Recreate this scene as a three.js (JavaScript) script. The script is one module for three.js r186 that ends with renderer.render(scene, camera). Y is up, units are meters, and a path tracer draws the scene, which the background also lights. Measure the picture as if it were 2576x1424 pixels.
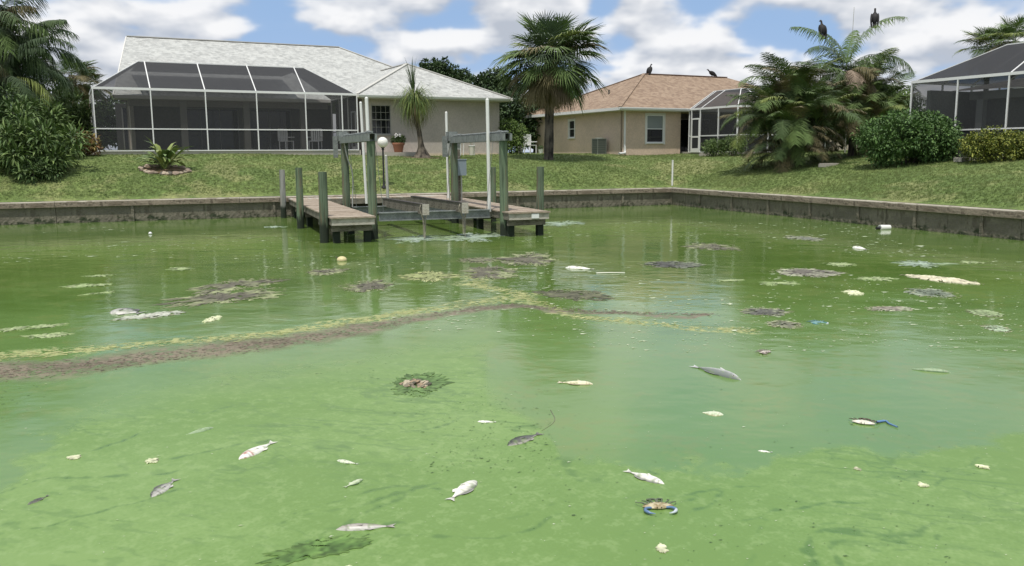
import * as THREE from 'three';
import { mergeGeometries, mergeVertices } from 'three/addons/utils/BufferGeometryUtils.js';

// ---------- camera, sky, sun, exposure ----------
const F = 2150, CX = 1288, CY = 712, EYE = 2.5;            // lens measured on a 2576 x 1424 view of the photograph
const scene = new THREE.Scene();
const camera = new THREE.PerspectiveCamera(2 * Math.atan(CY / F) * 180 / Math.PI, 1024 / 566, 0.1, 3000);
camera.position.set(0, EYE, 0);
camera.rotation.set(-Math.atan(325 / F), 0, -0.0068, 'YXZ');
camera.updateMatrixWorld(true);
const renderer = new THREE.WebGLRenderer({ antialias: true });
renderer.toneMapping = THREE.LinearToneMapping;
renderer.toneMappingExposure = 1.0;
renderer.shadowMap.enabled = true;
renderer.shadowMap.type = THREE.PCFSoftShadowMap;

const sun = new THREE.DirectionalLight(new THREE.Color(1, 0.955, 0.88), 3.6);
sun.position.set(-4 - 4.8, 55.8, -30 + 21.6);
sun.target.position.set(-4, 0, -30);
sun.castShadow = true; sun.shadow.radius = 1.6;
sun.shadow.mapSize.set(4096, 4096);
Object.assign(sun.shadow.camera, { left: -40, right: 40, top: 45, bottom: -45, near: 1, far: 160 });
scene.add(sun, sun.target);

// ---------- numbers ----------
const { clamp, lerp, smoothstep } = THREE.MathUtils;
const sstep = (a, b, x) => { const t = clamp((x - a) / (b - a), 0, 1); return t * t * (3 - 2 * t); };
function rng(seed) { let a = seed >>> 0; return () => { a = (a + 0x6D2B79F5) | 0; let t = Math.imul(a ^ (a >>> 15), 1 | a); t = (t + Math.imul(t ^ (t >>> 7), 61 | t)) ^ t; return ((t ^ (t >>> 14)) >>> 0) / 4294967296; }; }
const PERM = new Uint8Array(512), VAL = new Float32Array(256);
{ const r = rng(7); const p = [...Array(256).keys()]; for (let i = 255; i > 0; i--) { const j = Math.floor(r() * (i + 1)); [p[i], p[j]] = [p[j], p[i]]; } for (let i = 0; i < 512; i++) PERM[i] = p[i & 255]; for (let i = 0; i < 256; i++) VAL[i] = r() * 2 - 1; }
function noise3(x, y, z) {
  const xi = Math.floor(x), yi = Math.floor(y), zi = Math.floor(z); let fx = x - xi, fy = y - yi, fz = z - zi;
  fx = fx * fx * (3 - 2 * fx); fy = fy * fy * (3 - 2 * fy); fz = fz * fz * (3 - 2 * fz);
  const X = xi & 255, Y = yi & 255, Z = zi & 255;
  const a = PERM[X] + Y, b = PERM[(X + 1) & 255] + Y;
  const aa = PERM[a & 255] + Z, ab = PERM[(a + 1) & 255] + Z, ba = PERM[b & 255] + Z, bb = PERM[(b + 1) & 255] + Z;
  const v = (i) => VAL[PERM[i & 255]];
  const x00 = v(aa) + (v(ba) - v(aa)) * fx, x10 = v(ab) + (v(bb) - v(ab)) * fx, x01 = v(aa + 1) + (v(ba + 1) - v(aa + 1)) * fx, x11 = v(ab + 1) + (v(bb + 1) - v(ab + 1)) * fx;
  const y0 = x00 + (x10 - x00) * fy, y1 = x01 + (x11 - x01) * fy;
  return y0 + (y1 - y0) * fz;
}
function noise2(x, y) {
  const xi = Math.floor(x), yi = Math.floor(y); let fx = x - xi, fy = y - yi;
  fx = fx * fx * (3 - 2 * fx); fy = fy * fy * (3 - 2 * fy);
  const X = xi & 255, Y = yi & 255, a = PERM[X] + Y, b = PERM[(X + 1) & 255] + Y;
  const p = VAL[PERM[a & 255]], q = VAL[PERM[b & 255]], r = VAL[PERM[(a + 1) & 255]], s = VAL[PERM[(b + 1) & 255]];
  const u = p + (q - p) * fx, w = r + (s - r) * fx; return u + (w - u) * fy;
}
function fbm2(x, y, o = 4) { let s = 0, a = 0.5; for (let i = 0; i < o; i++) { s += a * noise2(x, y); x = x * 2.03 + 17.1; y = y * 2.03 + 9.7; a *= 0.5; } return s; }
function fbm3(x, y, z, o = 5) { let s = 0, a = 0.5; for (let i = 0; i < o; i++) { s += a * noise3(x, y, z); x = x * 2.07 + 11.3; y = y * 2.07 + 5.1; z = z * 2.07 + 8.9; a *= 0.52; } return s; }

// ---------- where a sight line meets the world ----------
const V3 = (x, y, z) => new THREE.Vector3(x, y, z);
function ray(u, v) { return V3((u - CX) / F, -(v - CY) / F, -1).applyQuaternion(camera.quaternion); }
function onY(u, v, y = 0) { const d = ray(u, v), k = (y - EYE) / d.y; return V3(d.x * k, y, d.z * k); }
function atDepth(u, v, D) { const d = ray(u, v), k = D / -d.z; return V3(d.x * k, EYE + d.y * k, -D); }

// ---------- the sky: blue haze with cumulus, computed ----------
{
  const W = 4096, Hh = 2048, data = new Float32Array(W * Hh * 4);
  // cumulus heads (+) and blue gaps (-): u, v, half width, half height, strength
  const marks = [
    [90, 5, 70, 40, -.45], [690, 45, 75, 55, -.75], [700, 105, 110, 20, -.5], [1060, 60, 85, 26, -.7], [1170, 30, 60, 40, -.7], [900, 110, 110, 26, -.42], [1240, 120, 60, 30, -.28],
    [1510, 15, 42, 40, -.55], [1770, -5, 40, 30, -.45], [1905, 60, 60, 36, -.5], [2000, 85, 90, 48, -.72], [2060, 60, 60, 40, -.3], [330, 90, 90, 30, -.25], [210, 150, 60, 40, -.28], [560, 30, 40, 20, -.2],
    [1570, 110, 30, 26, -.35], [2330, 130, 90, 16, -.16], [130, 190, 60, 40, -.2], [2280, 60, 90, 20, -.12],
    [570, 85, 70, 38, .55], [900, 55, 150, 36, .45], [1110, 120, 110, 36, .42], [1000, 150, 70, 26, .3], [1330, 55, 90, 60, .5], [1200, 95, 60, 18, .3], [1620, 60, 70, 60, .4], [1780, 90, 95, 48, .5], [1700, 150, 150, 40, .3],
    [1950, 140, 50, 40, .45], [330, 40, 180, 40, .35], [2420, 70, 150, 70, .35], [2200, 160, 80, 60, .2], [2440, 105, 40, 24, .4], [200, 90, 120, 30, .25]].map(([u, v, a, b, k]) => {
      const d = ray(u, v); return [Math.atan2(d.x, -d.z), Math.atan2(d.y, Math.hypot(d.x, d.z)), a / F, b / F, k];
    });
  const den = (dx, dy, dz, az, el) => {
    const st = 1 / (0.35 + Math.max(dy, 0));                       // flatter and smaller towards the horizon
    const px = dx * 3.0 * st, pz = dz * 3.0 * st, py = dy * 5.0 * st;
    let d = 0.25 + fbm3(px, py, pz, 6) * 1.05;
    if (el < 0.45) for (const m of marks) { const a = (az - m[0]) / m[2], b = (el - m[1]) / m[3], q = a * a + b * b; if (q < 6) d += m[4] * Math.exp(-q * 0.9); }
    return d;
  };
  const sx = -0.08, sy = 0.93, sz = 0.36;
  for (let j = 0; j < Hh; j++) {
    const el = ((j + 0.5) / Hh - 0.5) * Math.PI, dy = Math.sin(el), ce = Math.cos(el);
    for (let i = 0; i < W; i++) {
      const o = (j * W + i) * 4;
      if (el > 0.26 || (el > -0.03 && Math.abs(i / W - 0.25) > 0.11)) { const q = ((j & ~3) * W + (i & ~3)) * 4; if (q !== o && (((i & 3) || (j & 3)))) { if (data[q + 3] === 1) { data[o] = data[q]; data[o + 1] = data[q + 1]; data[o + 2] = data[q + 2]; data[o + 3] = 1; continue; } } }
      if (el < -0.03) { data[o] = 0.30; data[o + 1] = 0.34; data[o + 2] = 0.34; data[o + 3] = 1; continue; }
      const th = ((i + 0.5) / W - 0.5) * 2 * Math.PI, dx = Math.cos(th) * ce, dz = Math.sin(th) * ce, az = Math.atan2(dx, -dz);
      const hz = Math.exp(-Math.max(dy, 0) * 5.5);
      const ss = Math.max(dx * sx + dy * sy + dz * sz, 0), glow = Math.pow(ss, 24) * 0.35;
      let r = lerp(0.22, 0.47, hz) + glow, g = lerp(0.40, 0.62, hz) + glow, b = lerp(0.70, 0.85, hz) + glow;
      const e2 = el + 0.016, c2 = Math.cos(e2), d0 = den(dx, dy, dz, az, el);
      if (d0 > -0.45) {
        const st = 1 / (0.35 + Math.max(dy, 0)), puff = (x, y, z) => { let q = 0, A = 0.5, f = 9; for (let k = 0; k < 4; k++) { q += A * (1 - 2 * Math.abs(noise3(x * f * st, y * f * 1.5 * st, z * f * st))); f *= 2.1; A *= 0.5; } return q; };
        const p0 = puff(dx, dy, dz), p1 = puff(Math.cos(th) * c2, Math.sin(e2), Math.sin(th) * c2), d = d0 + (p0 - 0.32) * 0.40;
        const du = den(Math.cos(th) * c2, Math.sin(e2), Math.sin(th) * c2, az, e2);
        const a = sstep(-0.14, 0.26, d) * 0.80 + sstep(-0.4, 0.5, d0) * 0.2, top = (d0 - du) * 1.9 + (p0 - p1) * 0.5;
        const lit = clamp(0.53 + top + p0 * 0.14 - Math.max(d0 - 0.3, 0) * 0.40 + fbm3(dx * 13, dy * 20, dz * 13, 4) * 0.42, 0, 1);
        const cr = lerp(0.50, 0.94, lit), cg = lerp(0.545, 0.945, lit), cb = lerp(0.625, 0.96, lit);
        r = lerp(r, cr, a); g = lerp(g, cg, a); b = lerp(b, cb, a);
      }
      data[o] = r; data[o + 1] = g; data[o + 2] = b; data[o + 3] = 1;
    }
  }
  const t = new THREE.DataTexture(data, W, Hh, THREE.RGBAFormat, THREE.FloatType);
  t.mapping = THREE.EquirectangularReflectionMapping; t.magFilter = t.minFilter = THREE.LinearFilter; t.wrapS = THREE.RepeatWrapping; t.needsUpdate = true;
  scene.background = t; scene.environment = t;
}

// ---------- naming ----------
const used = new Map();
function numbered(name) { const n = used.get(name) ?? 0; used.set(name, n + 1); return n ? `${name}_${String(n).padStart(3, '0')}` : name; }
function tag(o, label, category, group, kind) { o.userData.label = label; if (category) o.userData.category = category; if (group) o.userData.group = group; if (kind) o.userData.kind = kind; return o; }
function thing(name, label, category, pos, turn = 0, group) {
  const o = new THREE.Group(); o.name = numbered(name); scene.add(o); o.position.copy(pos); o.rotation.y = turn; return tag(o, label, category, group);
}
function part(name, geo, mat, parent) {
  const m = new THREE.Mesh(Array.isArray(geo) ? merge(geo) : geo, mat); m.castShadow = m.receiveShadow = true;
  if (parent) { m.name = name; parent.add(m); } else { m.name = numbered(name); scene.add(m); } return m;
}
function structure(name, geo, mat) { const m = part(name, geo, mat); m.userData.kind = 'structure'; return m; }
function copyOf(src, pos, turn, label) { const c = src.clone(); c.userData = { ...src.userData }; c.name = numbered(src.name.replace(/_\d+$/, '')); scene.add(c); c.position.copy(pos); c.rotation.y = turn; if (label) c.userData.label = label; return c; }

// ---------- geometry ----------
function merge(list) {
  const anyIndex = list.some((g) => !g.index), noUV = list.some((g) => !g.attributes.uv);
  return mergeGeometries(list.map((g) => { let h = anyIndex && g.index ? g.toNonIndexed() : g; for (const k of Object.keys(h.attributes)) if (!['position', 'normal', 'uv', 'color'].includes(k)) h.deleteAttribute(k); if (noUV) h.deleteAttribute('uv'); return h; }));
}
function box(w, h, d, x = 0, y = 0, z = 0, ry = 0) { const g = new THREE.BoxGeometry(w, h, d); metreUV(g); if (ry) g.rotateY(ry); g.translate(x, y, z); return g; }
function metreUV(g) {      // uv in metres from the dominant axis of each face
  const p = g.attributes.position, n = g.attributes.normal, uv = g.attributes.uv ?? new THREE.BufferAttribute(new Float32Array(p.count * 2), 2);
  for (let i = 0; i < p.count; i++) {
    const ax = Math.abs(n.getX(i)), ay = Math.abs(n.getY(i)), az = Math.abs(n.getZ(i));
    if (ay >= ax && ay >= az) uv.setXY(i, p.getX(i), p.getZ(i)); else if (ax >= az) uv.setXY(i, p.getZ(i), p.getY(i)); else uv.setXY(i, p.getX(i), p.getY(i));
  }
  g.setAttribute('uv', uv); return g;
}
function bar(a, b, w, h = w) {         // box from a to b
  const L = a.distanceTo(b), g = new THREE.BoxGeometry(w, h, L); metreUV(g);
  const m = new THREE.Matrix4().lookAt(b, a, Math.abs(b.y - a.y) > 0.98 * L ? V3(0, 0, 1) : V3(0, 1, 0)); m.setPosition(a.clone().add(b).multiplyScalar(0.5)); g.applyMatrix4(m); return g;
}
function rod(a, b, r0, r1 = r0, n = 8, hs = 1) {
  const L = a.distanceTo(b), g = new THREE.CylinderGeometry(r1, r0, L, n, hs); g.translate(0, L / 2, 0);
  const u = g.attributes.uv; for (let i = 0; i < u.count; i++) u.setXY(i, u.getX(i) * 6.28 * r0, u.getY(i) * L);
  g.applyQuaternion(new THREE.Quaternion().setFromUnitVectors(V3(0, 1, 0), b.clone().sub(a).normalize())); g.translate(a.x, a.y, a.z); return g;
}
function tubeThrough(pts, r0, r1 = r0, n = 6, seg = 12, fn) {
  const c = new THREE.CatmullRomCurve3(pts), g = new THREE.TubeGeometry(c, seg, 1, n, false), p = g.attributes.position;
  for (let i = 0; i <= seg; i++) { const t = i / seg, o = c.getPointAt(t), r = fn ? fn(t) : lerp(r0, r1, t); for (let j = 0; j <= n; j++) { const k = i * (n + 1) + j; p.setXYZ(k, o.x + (p.getX(k) - o.x) * r, o.y + (p.getY(k) - o.y) * r, o.z + (p.getZ(k) - o.z) * r); } }
  g.computeVertexNormals(); return g;
}
function quadGeo(a, b, c, d, nu = 1) {     // a b c d counter-clockwise; uv in metres along ab / ad
  const g = new THREE.BufferGeometry(), w = a.distanceTo(b), h = a.distanceTo(d);
  g.setAttribute('position', new THREE.Float32BufferAttribute([a, b, c, d].flatMap((p) => [p.x, p.y, p.z]), 3));
  g.setAttribute('uv', new THREE.Float32BufferAttribute([0, 0, w, 0, w, h, 0, h], 2)); g.setIndex([0, 1, 2, 0, 2, 3]); g.computeVertexNormals(); return g;
}
function polyGeo(pts, origin, ux, uy) {    // a flat convex polygon, uv in metres on ux / uy
  const g = new THREE.BufferGeometry(), idx = []; for (let i = 1; i < pts.length - 1; i++) idx.push(0, i, i + 1);
  g.setAttribute('position', new THREE.Float32BufferAttribute(pts.flatMap((p) => [p.x, p.y, p.z]), 3));
  g.setAttribute('uv', new THREE.Float32BufferAttribute(pts.flatMap((p) => { const q = p.clone().sub(origin); return [q.dot(ux), q.dot(uy)]; }), 2));
  g.setIndex(idx); g.computeVertexNormals(); return g;
}

function prismX(pts, x0, x1) {             // profile of [z, y] points swept along x
  let area = 0; pts.forEach(([z, y], i) => { const [z2, y2] = pts[(i + 1) % pts.length]; area += z * y2 - z2 * y; });
  const P = area > 0 ? [...pts].reverse() : pts, pos = [], tri = (...q) => pos.push(...q.flat());
  P.forEach(([z, y], i) => { const [z2, y2] = P[(i + 1) % P.length]; tri([x0, y, z], [x1, y, z], [x1, y2, z2]); tri([x0, y, z], [x1, y2, z2], [x0, y2, z2]); });
  for (let i = 1; i < P.length - 1; i++) { tri([x1, P[0][1], P[0][0]], [x1, P[i + 1][1], P[i + 1][0]], [x1, P[i][1], P[i][0]].slice()); tri([x0, P[0][1], P[0][0]], [x0, P[i][1], P[i][0]], [x0, P[i + 1][1], P[i + 1][0]]); }
  const g = new THREE.BufferGeometry(); g.setAttribute('position', new THREE.Float32BufferAttribute(pos, 3)); g.computeVertexNormals(); return metreUV(g);
}

// ---------- textures ----------
const SRGB = new Uint8Array(8192); for (let i = 0; i < 8192; i++) { const c = i / 8191; SRGB[i] = Math.round(255 * (c <= 0.0031308 ? c * 12.92 : 1.055 * Math.pow(c, 1 / 2.4) - 0.055)); }
function tex(w, h, fn, { srgb = true, rep = 1, repV = rep, wrap = true } = {}) {     // fn(x, y) in 0..1 -> linear [r, g, b]
  const d = new Uint8Array(w * h * 4), enc = (c) => { c = c < 0 ? 0 : c > 1 ? 1 : c; return srgb ? SRGB[(c * 8191) | 0] : (c * 255 + 0.5) | 0; };
  for (let j = 0; j < h; j++) for (let i = 0; i < w; i++) { const c = fn((i + 0.5) / w, (j + 0.5) / h), o = (j * w + i) * 4; if (typeof c === 'number') d[o] = d[o + 1] = d[o + 2] = enc(c); else { d[o] = enc(c[0]); d[o + 1] = enc(c[1]); d[o + 2] = enc(c[2]); } d[o + 3] = 255; }
  const t = new THREE.DataTexture(d, w, h, THREE.RGBAFormat); if (srgb) t.colorSpace = THREE.SRGBColorSpace;
  t.magFilter = THREE.LinearFilter; t.minFilter = THREE.LinearMipmapLinearFilter; t.generateMipmaps = true; if (wrap) t.wrapS = t.wrapT = THREE.RepeatWrapping; t.repeat.set(rep, repV); t.needsUpdate = true; return t;
}
// seamless fbm over the unit square with period n cells
function tileN(x, y, n, seed) { const xi = Math.floor(x * n), yi = Math.floor(y * n); let fx = x * n - xi, fy = y * n - yi; fx = fx * fx * (3 - 2 * fx); fy = fy * fy * (3 - 2 * fy); const h = (a, b) => VAL[PERM[(PERM[((a % n) + n) % n & 255] + (((b % n) + n) % n) + seed) & 255]]; const p = lerp(h(xi, yi), h(xi + 1, yi), fx), q = lerp(h(xi, yi + 1), h(xi + 1, yi + 1), fx); return lerp(p, q, fy); }
function tileF(x, y, n, o = 4, seed = 0) { let s = 0, a = 0.5; for (let i = 0; i < o; i++) { s += a * tileN(x, y, n, seed + i * 31); n *= 2; a *= 0.55; } return s; }
const mixc = (a, b, t) => [lerp(a[0], b[0], t), lerp(a[1], b[1], t), lerp(a[2], b[2], t)];
const std = (o) => new THREE.MeshStandardMaterial({ roughness: 0.85, ...o });
const lin = (r, g, b) => new THREE.Color().setRGB(r, g, b);
// ---------- the canal corner: two seawalls at a right angle, lawn behind both ----------
const CAP = 0.83, SC = onY(1690, 472, CAP); SC.y = 0;
const WA = 69.9 * Math.PI / 180, E1 = V3(Math.sin(WA), 0, -Math.cos(WA)), E2 = V3(-Math.cos(WA), 0, -Math.sin(WA));   // along the far wall, and inland from it
const lot = (s, t, y = 0) => V3(SC.x + E1.x * s + E2.x * t, y, SC.z + E1.z * s + E2.z * t);
const toLot = (x, z) => { const dx = x - SC.x, dz = z - SC.z; return [dx * E1.x + dz * E1.z, dx * E2.x + dz * E2.z]; };
function ground(x, z) {
  const [s, t] = toLot(x, z), ds = Math.max(s, 0), dt = Math.max(t, 0), d = Math.max(0, Math.hypot(ds, dt) - 0.25);
  const amp = 1.75 + 0.36 * (1 - sstep(-22, -8, s));
  return CAP + 0.01 + amp * (1 - Math.exp(-d / 5.0)) + noise2(x * 0.35, z * 0.35) * 0.05 * Math.min(1, d / 2);
}
function onLawn(u, v, dMax = 75) {        // first point of the lawn on a sight line
  const d = ray(u, v); let k0 = 18;
  for (let k = 18; k < dMax; k += 0.1) { const x = d.x * k, y = EYE + d.y * k, z = d.z * k, [s, t] = toLot(x, z); if ((s > 0.2 || t > 0.2) && y <= ground(x, z)) return V3(x, ground(x, z), z); k0 = k; }
  return V3(d.x * dMax, ground(d.x * dMax, d.z * dMax), d.z * dMax);
}
const onGround = (u, D) => { const p = atDepth(u, 387, D); p.y = ground(p.x, p.z); return p; };

// lawn: one sheet from the walls to the horizon
{
  const grassTex = tex(2048, 2048, (x, y) => {
    const a = tileF(x, y, 5, 4, 3), b = tileF(x, y, 40, 4, 9), c = tileF(x, y, 260, 3, 21), d = tileF(x, y, 14, 4, 55);
    let col = mixc([0.100, 0.150, 0.035], [0.155, 0.20, 0.056], clamp(0.5 + a * 0.9 + b * 0.9, 0, 1));
    col = mixc(col, [0.26, 0.25, 0.11], clamp(d * 1.5 + b * 1.2 - 0.22, 0, 0.5));
    const k = 1 + c * 0.5; return [col[0] * k, col[1] * k, col[2] * k];
  }, { rep: 1 / 36 });
  const bump = tex(1024, 1024, (x, y) => 0.5 + tileF(x, y, 90, 4, 5) * 0.8, { srgb: false, rep: 1 / 12 });
  const ax = (lo, hi, fine, far) => { const a = []; for (let v = lo; v < hi; v += fine) a.push(v); a.push(hi); let st = fine, x = hi; while (x < far) { st *= 1.35; x += st; a.push(x); } return a; };
  const grid = (ss, ts, pos, uv, idx) => {
    const b = pos.length / 3, m = ts.length;
    for (const s of ss) for (const t of ts) { const p = lot(s, t); pos.push(p.x, ground(p.x, p.z), p.z); uv.push(p.x, p.z); }
    for (let i = 0; i < ss.length - 1; i++) for (let j = 0; j < m - 1; j++) { const a = b + i * m + j; idx.push(a, a + m, a + m + 1, a, a + m + 1, a + 1); }
  };
  const pos = [], uv = [], idx = [], right = ax(0.15, 30, 0.6, 900), left = ax(0, 44, 0.6, 900).map((v) => -v + 0.15).reverse(), back = ax(0.15, 26, 0.5, 900), near = ax(0, 42, 0.6, 60).map((v) => -v + 0.15).reverse();
  grid([...left, ...right.slice(1)], back, pos, uv, idx);
  grid(right, near, pos, uv, idx);
  const g = new THREE.BufferGeometry(); g.setAttribute('position', new THREE.Float32BufferAttribute(pos, 3)); g.setAttribute('uv', new THREE.Float32BufferAttribute(uv, 2)); g.setIndex(idx); g.computeVertexNormals();
  if (g.attributes.normal.getY(0) < 0) { const I = g.index.array; for (let i = 0; i < I.length; i += 3) { const k = I[i]; I[i] = I[i + 1]; I[i + 1] = k; } g.computeVertexNormals(); }
  structure('lawn', g, std({ map: grassTex, bumpMap: bump, bumpScale: 0.06, roughness: 0.95 }));

  // blades standing in the lawn, denser towards the walls
  const blade = new THREE.BufferGeometry(), bp = [], r = rng(5);
  for (let i = 0; i < 7; i++) { const a = r() * 6.28, q = r() * 6.28, d = 0.07 * r(), h = 0.05 + 0.055 * r(), w = 0.008, l = 0.05 * r(), x = Math.cos(q) * d, z = Math.sin(q) * d; bp.push(x - w * Math.cos(a), 0, z - w * Math.sin(a), x + w * Math.cos(a), 0, z + w * Math.sin(a), x + l * Math.sin(a), h, z + l * Math.cos(a)); }
  blade.setAttribute('position', new THREE.Float32BufferAttribute(bp, 3)); blade.computeVertexNormals();
  const N = 80000, im = new THREE.InstancedMesh(blade, new THREE.MeshPhysicalMaterial({ roughness: 0.8, side: THREE.DoubleSide }), N), M = new THREE.Matrix4(), Q = new THREE.Quaternion(), col = new THREE.Color(); let n = 0;
  while (n < N) {
    const p = lot(-34 + 47 * r(), -26 + 39 * r()), [s, t] = toLot(p.x, p.z); if (s < 0.28 && t < 0.28) continue;
    if (r() > 0.12 + Math.exp(-Math.hypot(Math.max(s, 0), Math.max(t, 0)) / 4.5)) continue;
    const k = 0.42 + 0.5 * r(); Q.setFromAxisAngle(V3(0, 1, 0), r() * 6.28); M.compose(V3(p.x, ground(p.x, p.z) - 0.005, p.z), Q, V3(k, k, k)); im.setMatrixAt(n, M);
    const f = fbm2(p.x * 0.5, p.z * 0.5, 3) + (r() - 0.5) * 0.8, c = mixc([0.104, 0.156, 0.037], [0.172, 0.21, 0.064], clamp(0.45 + f, 0, 1)); col.setRGB(c[0], c[1], c[2]); im.setColorAt(n, col); n++;
  }
  im.name = 'grass'; im.castShadow = im.receiveShadow = true; tag(im, 'short green and straw coloured grass blades of the mown lawn', 'grass', null, 'stuff'); scene.add(im);
}

// ---------- seawalls: capped concrete panels, algae-dark towards the water ----------
const concrete = (() => {
  const map = tex(1024, 512, (x, y) => {           // y from the water line up; the growth zone is dark green slime with ragged edges
    const n = tileF(x, y, 9, 5, 11), f = tileF(x, y, 60, 3, 13), st = tileF(x, y * 0.12, 40, 3, 17);
    let c = mixc([0.135, 0.122, 0.092], [0.205, 0.185, 0.14], clamp(0.5 + n * 1.0 + f * 0.4, 0, 1));
    c = mixc(c, [0.075, 0.062, 0.045], clamp(st * 1.6 + n - 0.25, 0, 0.6));
    const edge = y - 0.50 - n * 0.34 - f * 0.1 - st * 0.12;
    c = mixc(c, mixc([0.022, 0.035, 0.016], [0.05, 0.058, 0.03], clamp(0.5 + f * 1.5, 0, 1)), 1 - sstep(-0.06, 0.10, edge)); return c;
  }, { rep: 1 / 4.3, repV: 1 });
  return map;
})();
const wallMat = std({ map: concrete, roughness: 0.9, bumpMap: tex(512, 512, (x, y) => 0.5 + tileF(x, y, 12, 5, 2) * 0.9, { srgb: false, rep: 1 }), bumpScale: 0.02 });
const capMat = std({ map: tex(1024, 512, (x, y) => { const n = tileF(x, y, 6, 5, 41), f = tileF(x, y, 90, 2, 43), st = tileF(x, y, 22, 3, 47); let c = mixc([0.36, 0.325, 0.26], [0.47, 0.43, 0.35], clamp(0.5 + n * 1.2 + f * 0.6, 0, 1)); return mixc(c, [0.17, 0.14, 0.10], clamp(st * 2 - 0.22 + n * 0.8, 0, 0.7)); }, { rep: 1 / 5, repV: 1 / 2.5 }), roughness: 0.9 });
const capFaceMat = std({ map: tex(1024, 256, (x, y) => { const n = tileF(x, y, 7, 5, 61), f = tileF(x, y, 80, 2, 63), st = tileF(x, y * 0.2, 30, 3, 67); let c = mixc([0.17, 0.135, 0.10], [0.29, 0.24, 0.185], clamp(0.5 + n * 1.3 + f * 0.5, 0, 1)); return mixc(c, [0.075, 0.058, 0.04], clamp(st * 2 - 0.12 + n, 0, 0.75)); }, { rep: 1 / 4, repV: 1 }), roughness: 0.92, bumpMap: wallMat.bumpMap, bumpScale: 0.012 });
function seawall(label, from, to, turn, stepL, seed) {
  const L = from.distanceTo(to), w = thing('seawall', label, 'seawall', from, turn), r = rng(seed); // local +x runs along the wall, +z to the water
  const n = Math.round(L / stepL), k = L / n;
  for (let i = 0; i < n; i++) {
    const dz = (r() - 0.5) * 0.012, g = new THREE.BoxGeometry(k - 0.016, 1.35, 0.12); g.translate(k * (i + 0.5), -0.68 + 0.62, -0.06 + dz);
    const p = g.attributes.position, u = g.attributes.uv, o = i * k + r() * 9; for (let q = 0; q < p.count; q++) u.setXY(q, p.getX(q) + o, clamp((p.getY(q) + 0.02) / 0.66, 0.02, 0.98));
    part('wall_panel', g, wallMat, w);
    const rg = box(0.10, 1.33, 0.07, 0, -0.055, 0.03); const rp = rg.attributes.position, ru = rg.attributes.uv; rg.translate(k * i, 0, 0); for (let q = 0; q < rp.count; q++) ru.setXY(q, rp.getX(q) * 1.0, clamp((rp.getY(q) + 0.02) / 0.66, 0.02, 0.98));
    if (i % 2 === 0) part('rib', rg, wallMat, w);
  }
  const m = Math.max(1, Math.round(L / 6.2)), c = L / m;
  for (let i = 0; i < m; i++) {            // cap cast in lengths, a lip over the panels
    const a = c * i + 0.006, b = c * (i + 1) - 0.006, y0 = 0.61, y1 = CAP + (r() - 0.5) * 0.012, W1 = 0.10;
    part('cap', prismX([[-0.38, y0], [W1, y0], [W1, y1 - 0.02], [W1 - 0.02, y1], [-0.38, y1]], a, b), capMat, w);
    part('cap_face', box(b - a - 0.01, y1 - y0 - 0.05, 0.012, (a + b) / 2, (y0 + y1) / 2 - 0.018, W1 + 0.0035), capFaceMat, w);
  }
  return w;
}
// far wall: local +x = E1, water on local +z = -E2
{
  const turnFar = Math.atan2(-E1.z, E1.x), turnSide = turnFar - Math.PI / 2;
  seawall('long weathered concrete seawall behind the boat dock below the grey house lawn', lot(-40, 0), lot(0, 0), turnFar, 2.6, 3);
  seawall('concrete seawall with ribbed panels running from the corner towards the right edge', lot(0, 0), lot(0, -34), turnSide, 1.25, 4);
}
// ---------- the water: green algal soup, filmed over near the camera ----------
const path = (pts) => pts.map(([u, v, w]) => { const p = onY(u, v), q = onY(u, v + (w ?? 6)); return [p.x, p.z, Math.abs(q.z - p.z)]; });
const FOAM_BROWN = path([[-120, 945, 30], [0, 936, 30], [150, 926, 27], [300, 910, 24], [450, 893, 22], [600, 875, 20], [750, 853, 17], [900, 828, 13], [1050, 799, 9], [1180, 778, 7], [1290, 768, 7], [1400, 778, 6], [1500, 785, 5], [1650, 789, 4], [1800, 792, 3]]);
const FOAM_LEMON = [path([[-60, 905, 14], [0, 900, 14], [150, 886, 13], [350, 868, 11], [560, 853, 11], [700, 838, 11], [860, 815, 9], [1000, 790, 8], [1180, 764, 7], [1300, 745, 9], [1320, 738, 9]]),
  path([[1330, 750, 8], [1290, 735, 7], [1240, 724, 8], [1190, 716, 9], [1215, 700, 7], [1200, 680, 6]]), path([[1320, 750, 8], [1380, 768, 6], [1440, 795, 6], [1500, 803, 7], [1600, 812, 8], [1720, 820, 9], [1850, 828, 8], [1900, 832, 5]])];
const FILM_EDGE = [[-400, 965], [0, 965], [100, 968], [300, 955], [500, 940], [700, 915], [900, 880], [1080, 850], [1200, 838], [1245, 870], [1250, 940], [1330, 1010], [1400, 1060], [1435, 1120], [1560, 1150], [1680, 1172], [1830, 1163], [2090, 1140], [2250, 1160], [2400, 1152], [2576, 1126], [3000, 1090]].map(([u, v]) => { const p = onY(u, v); return [p.x, p.z]; });
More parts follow.
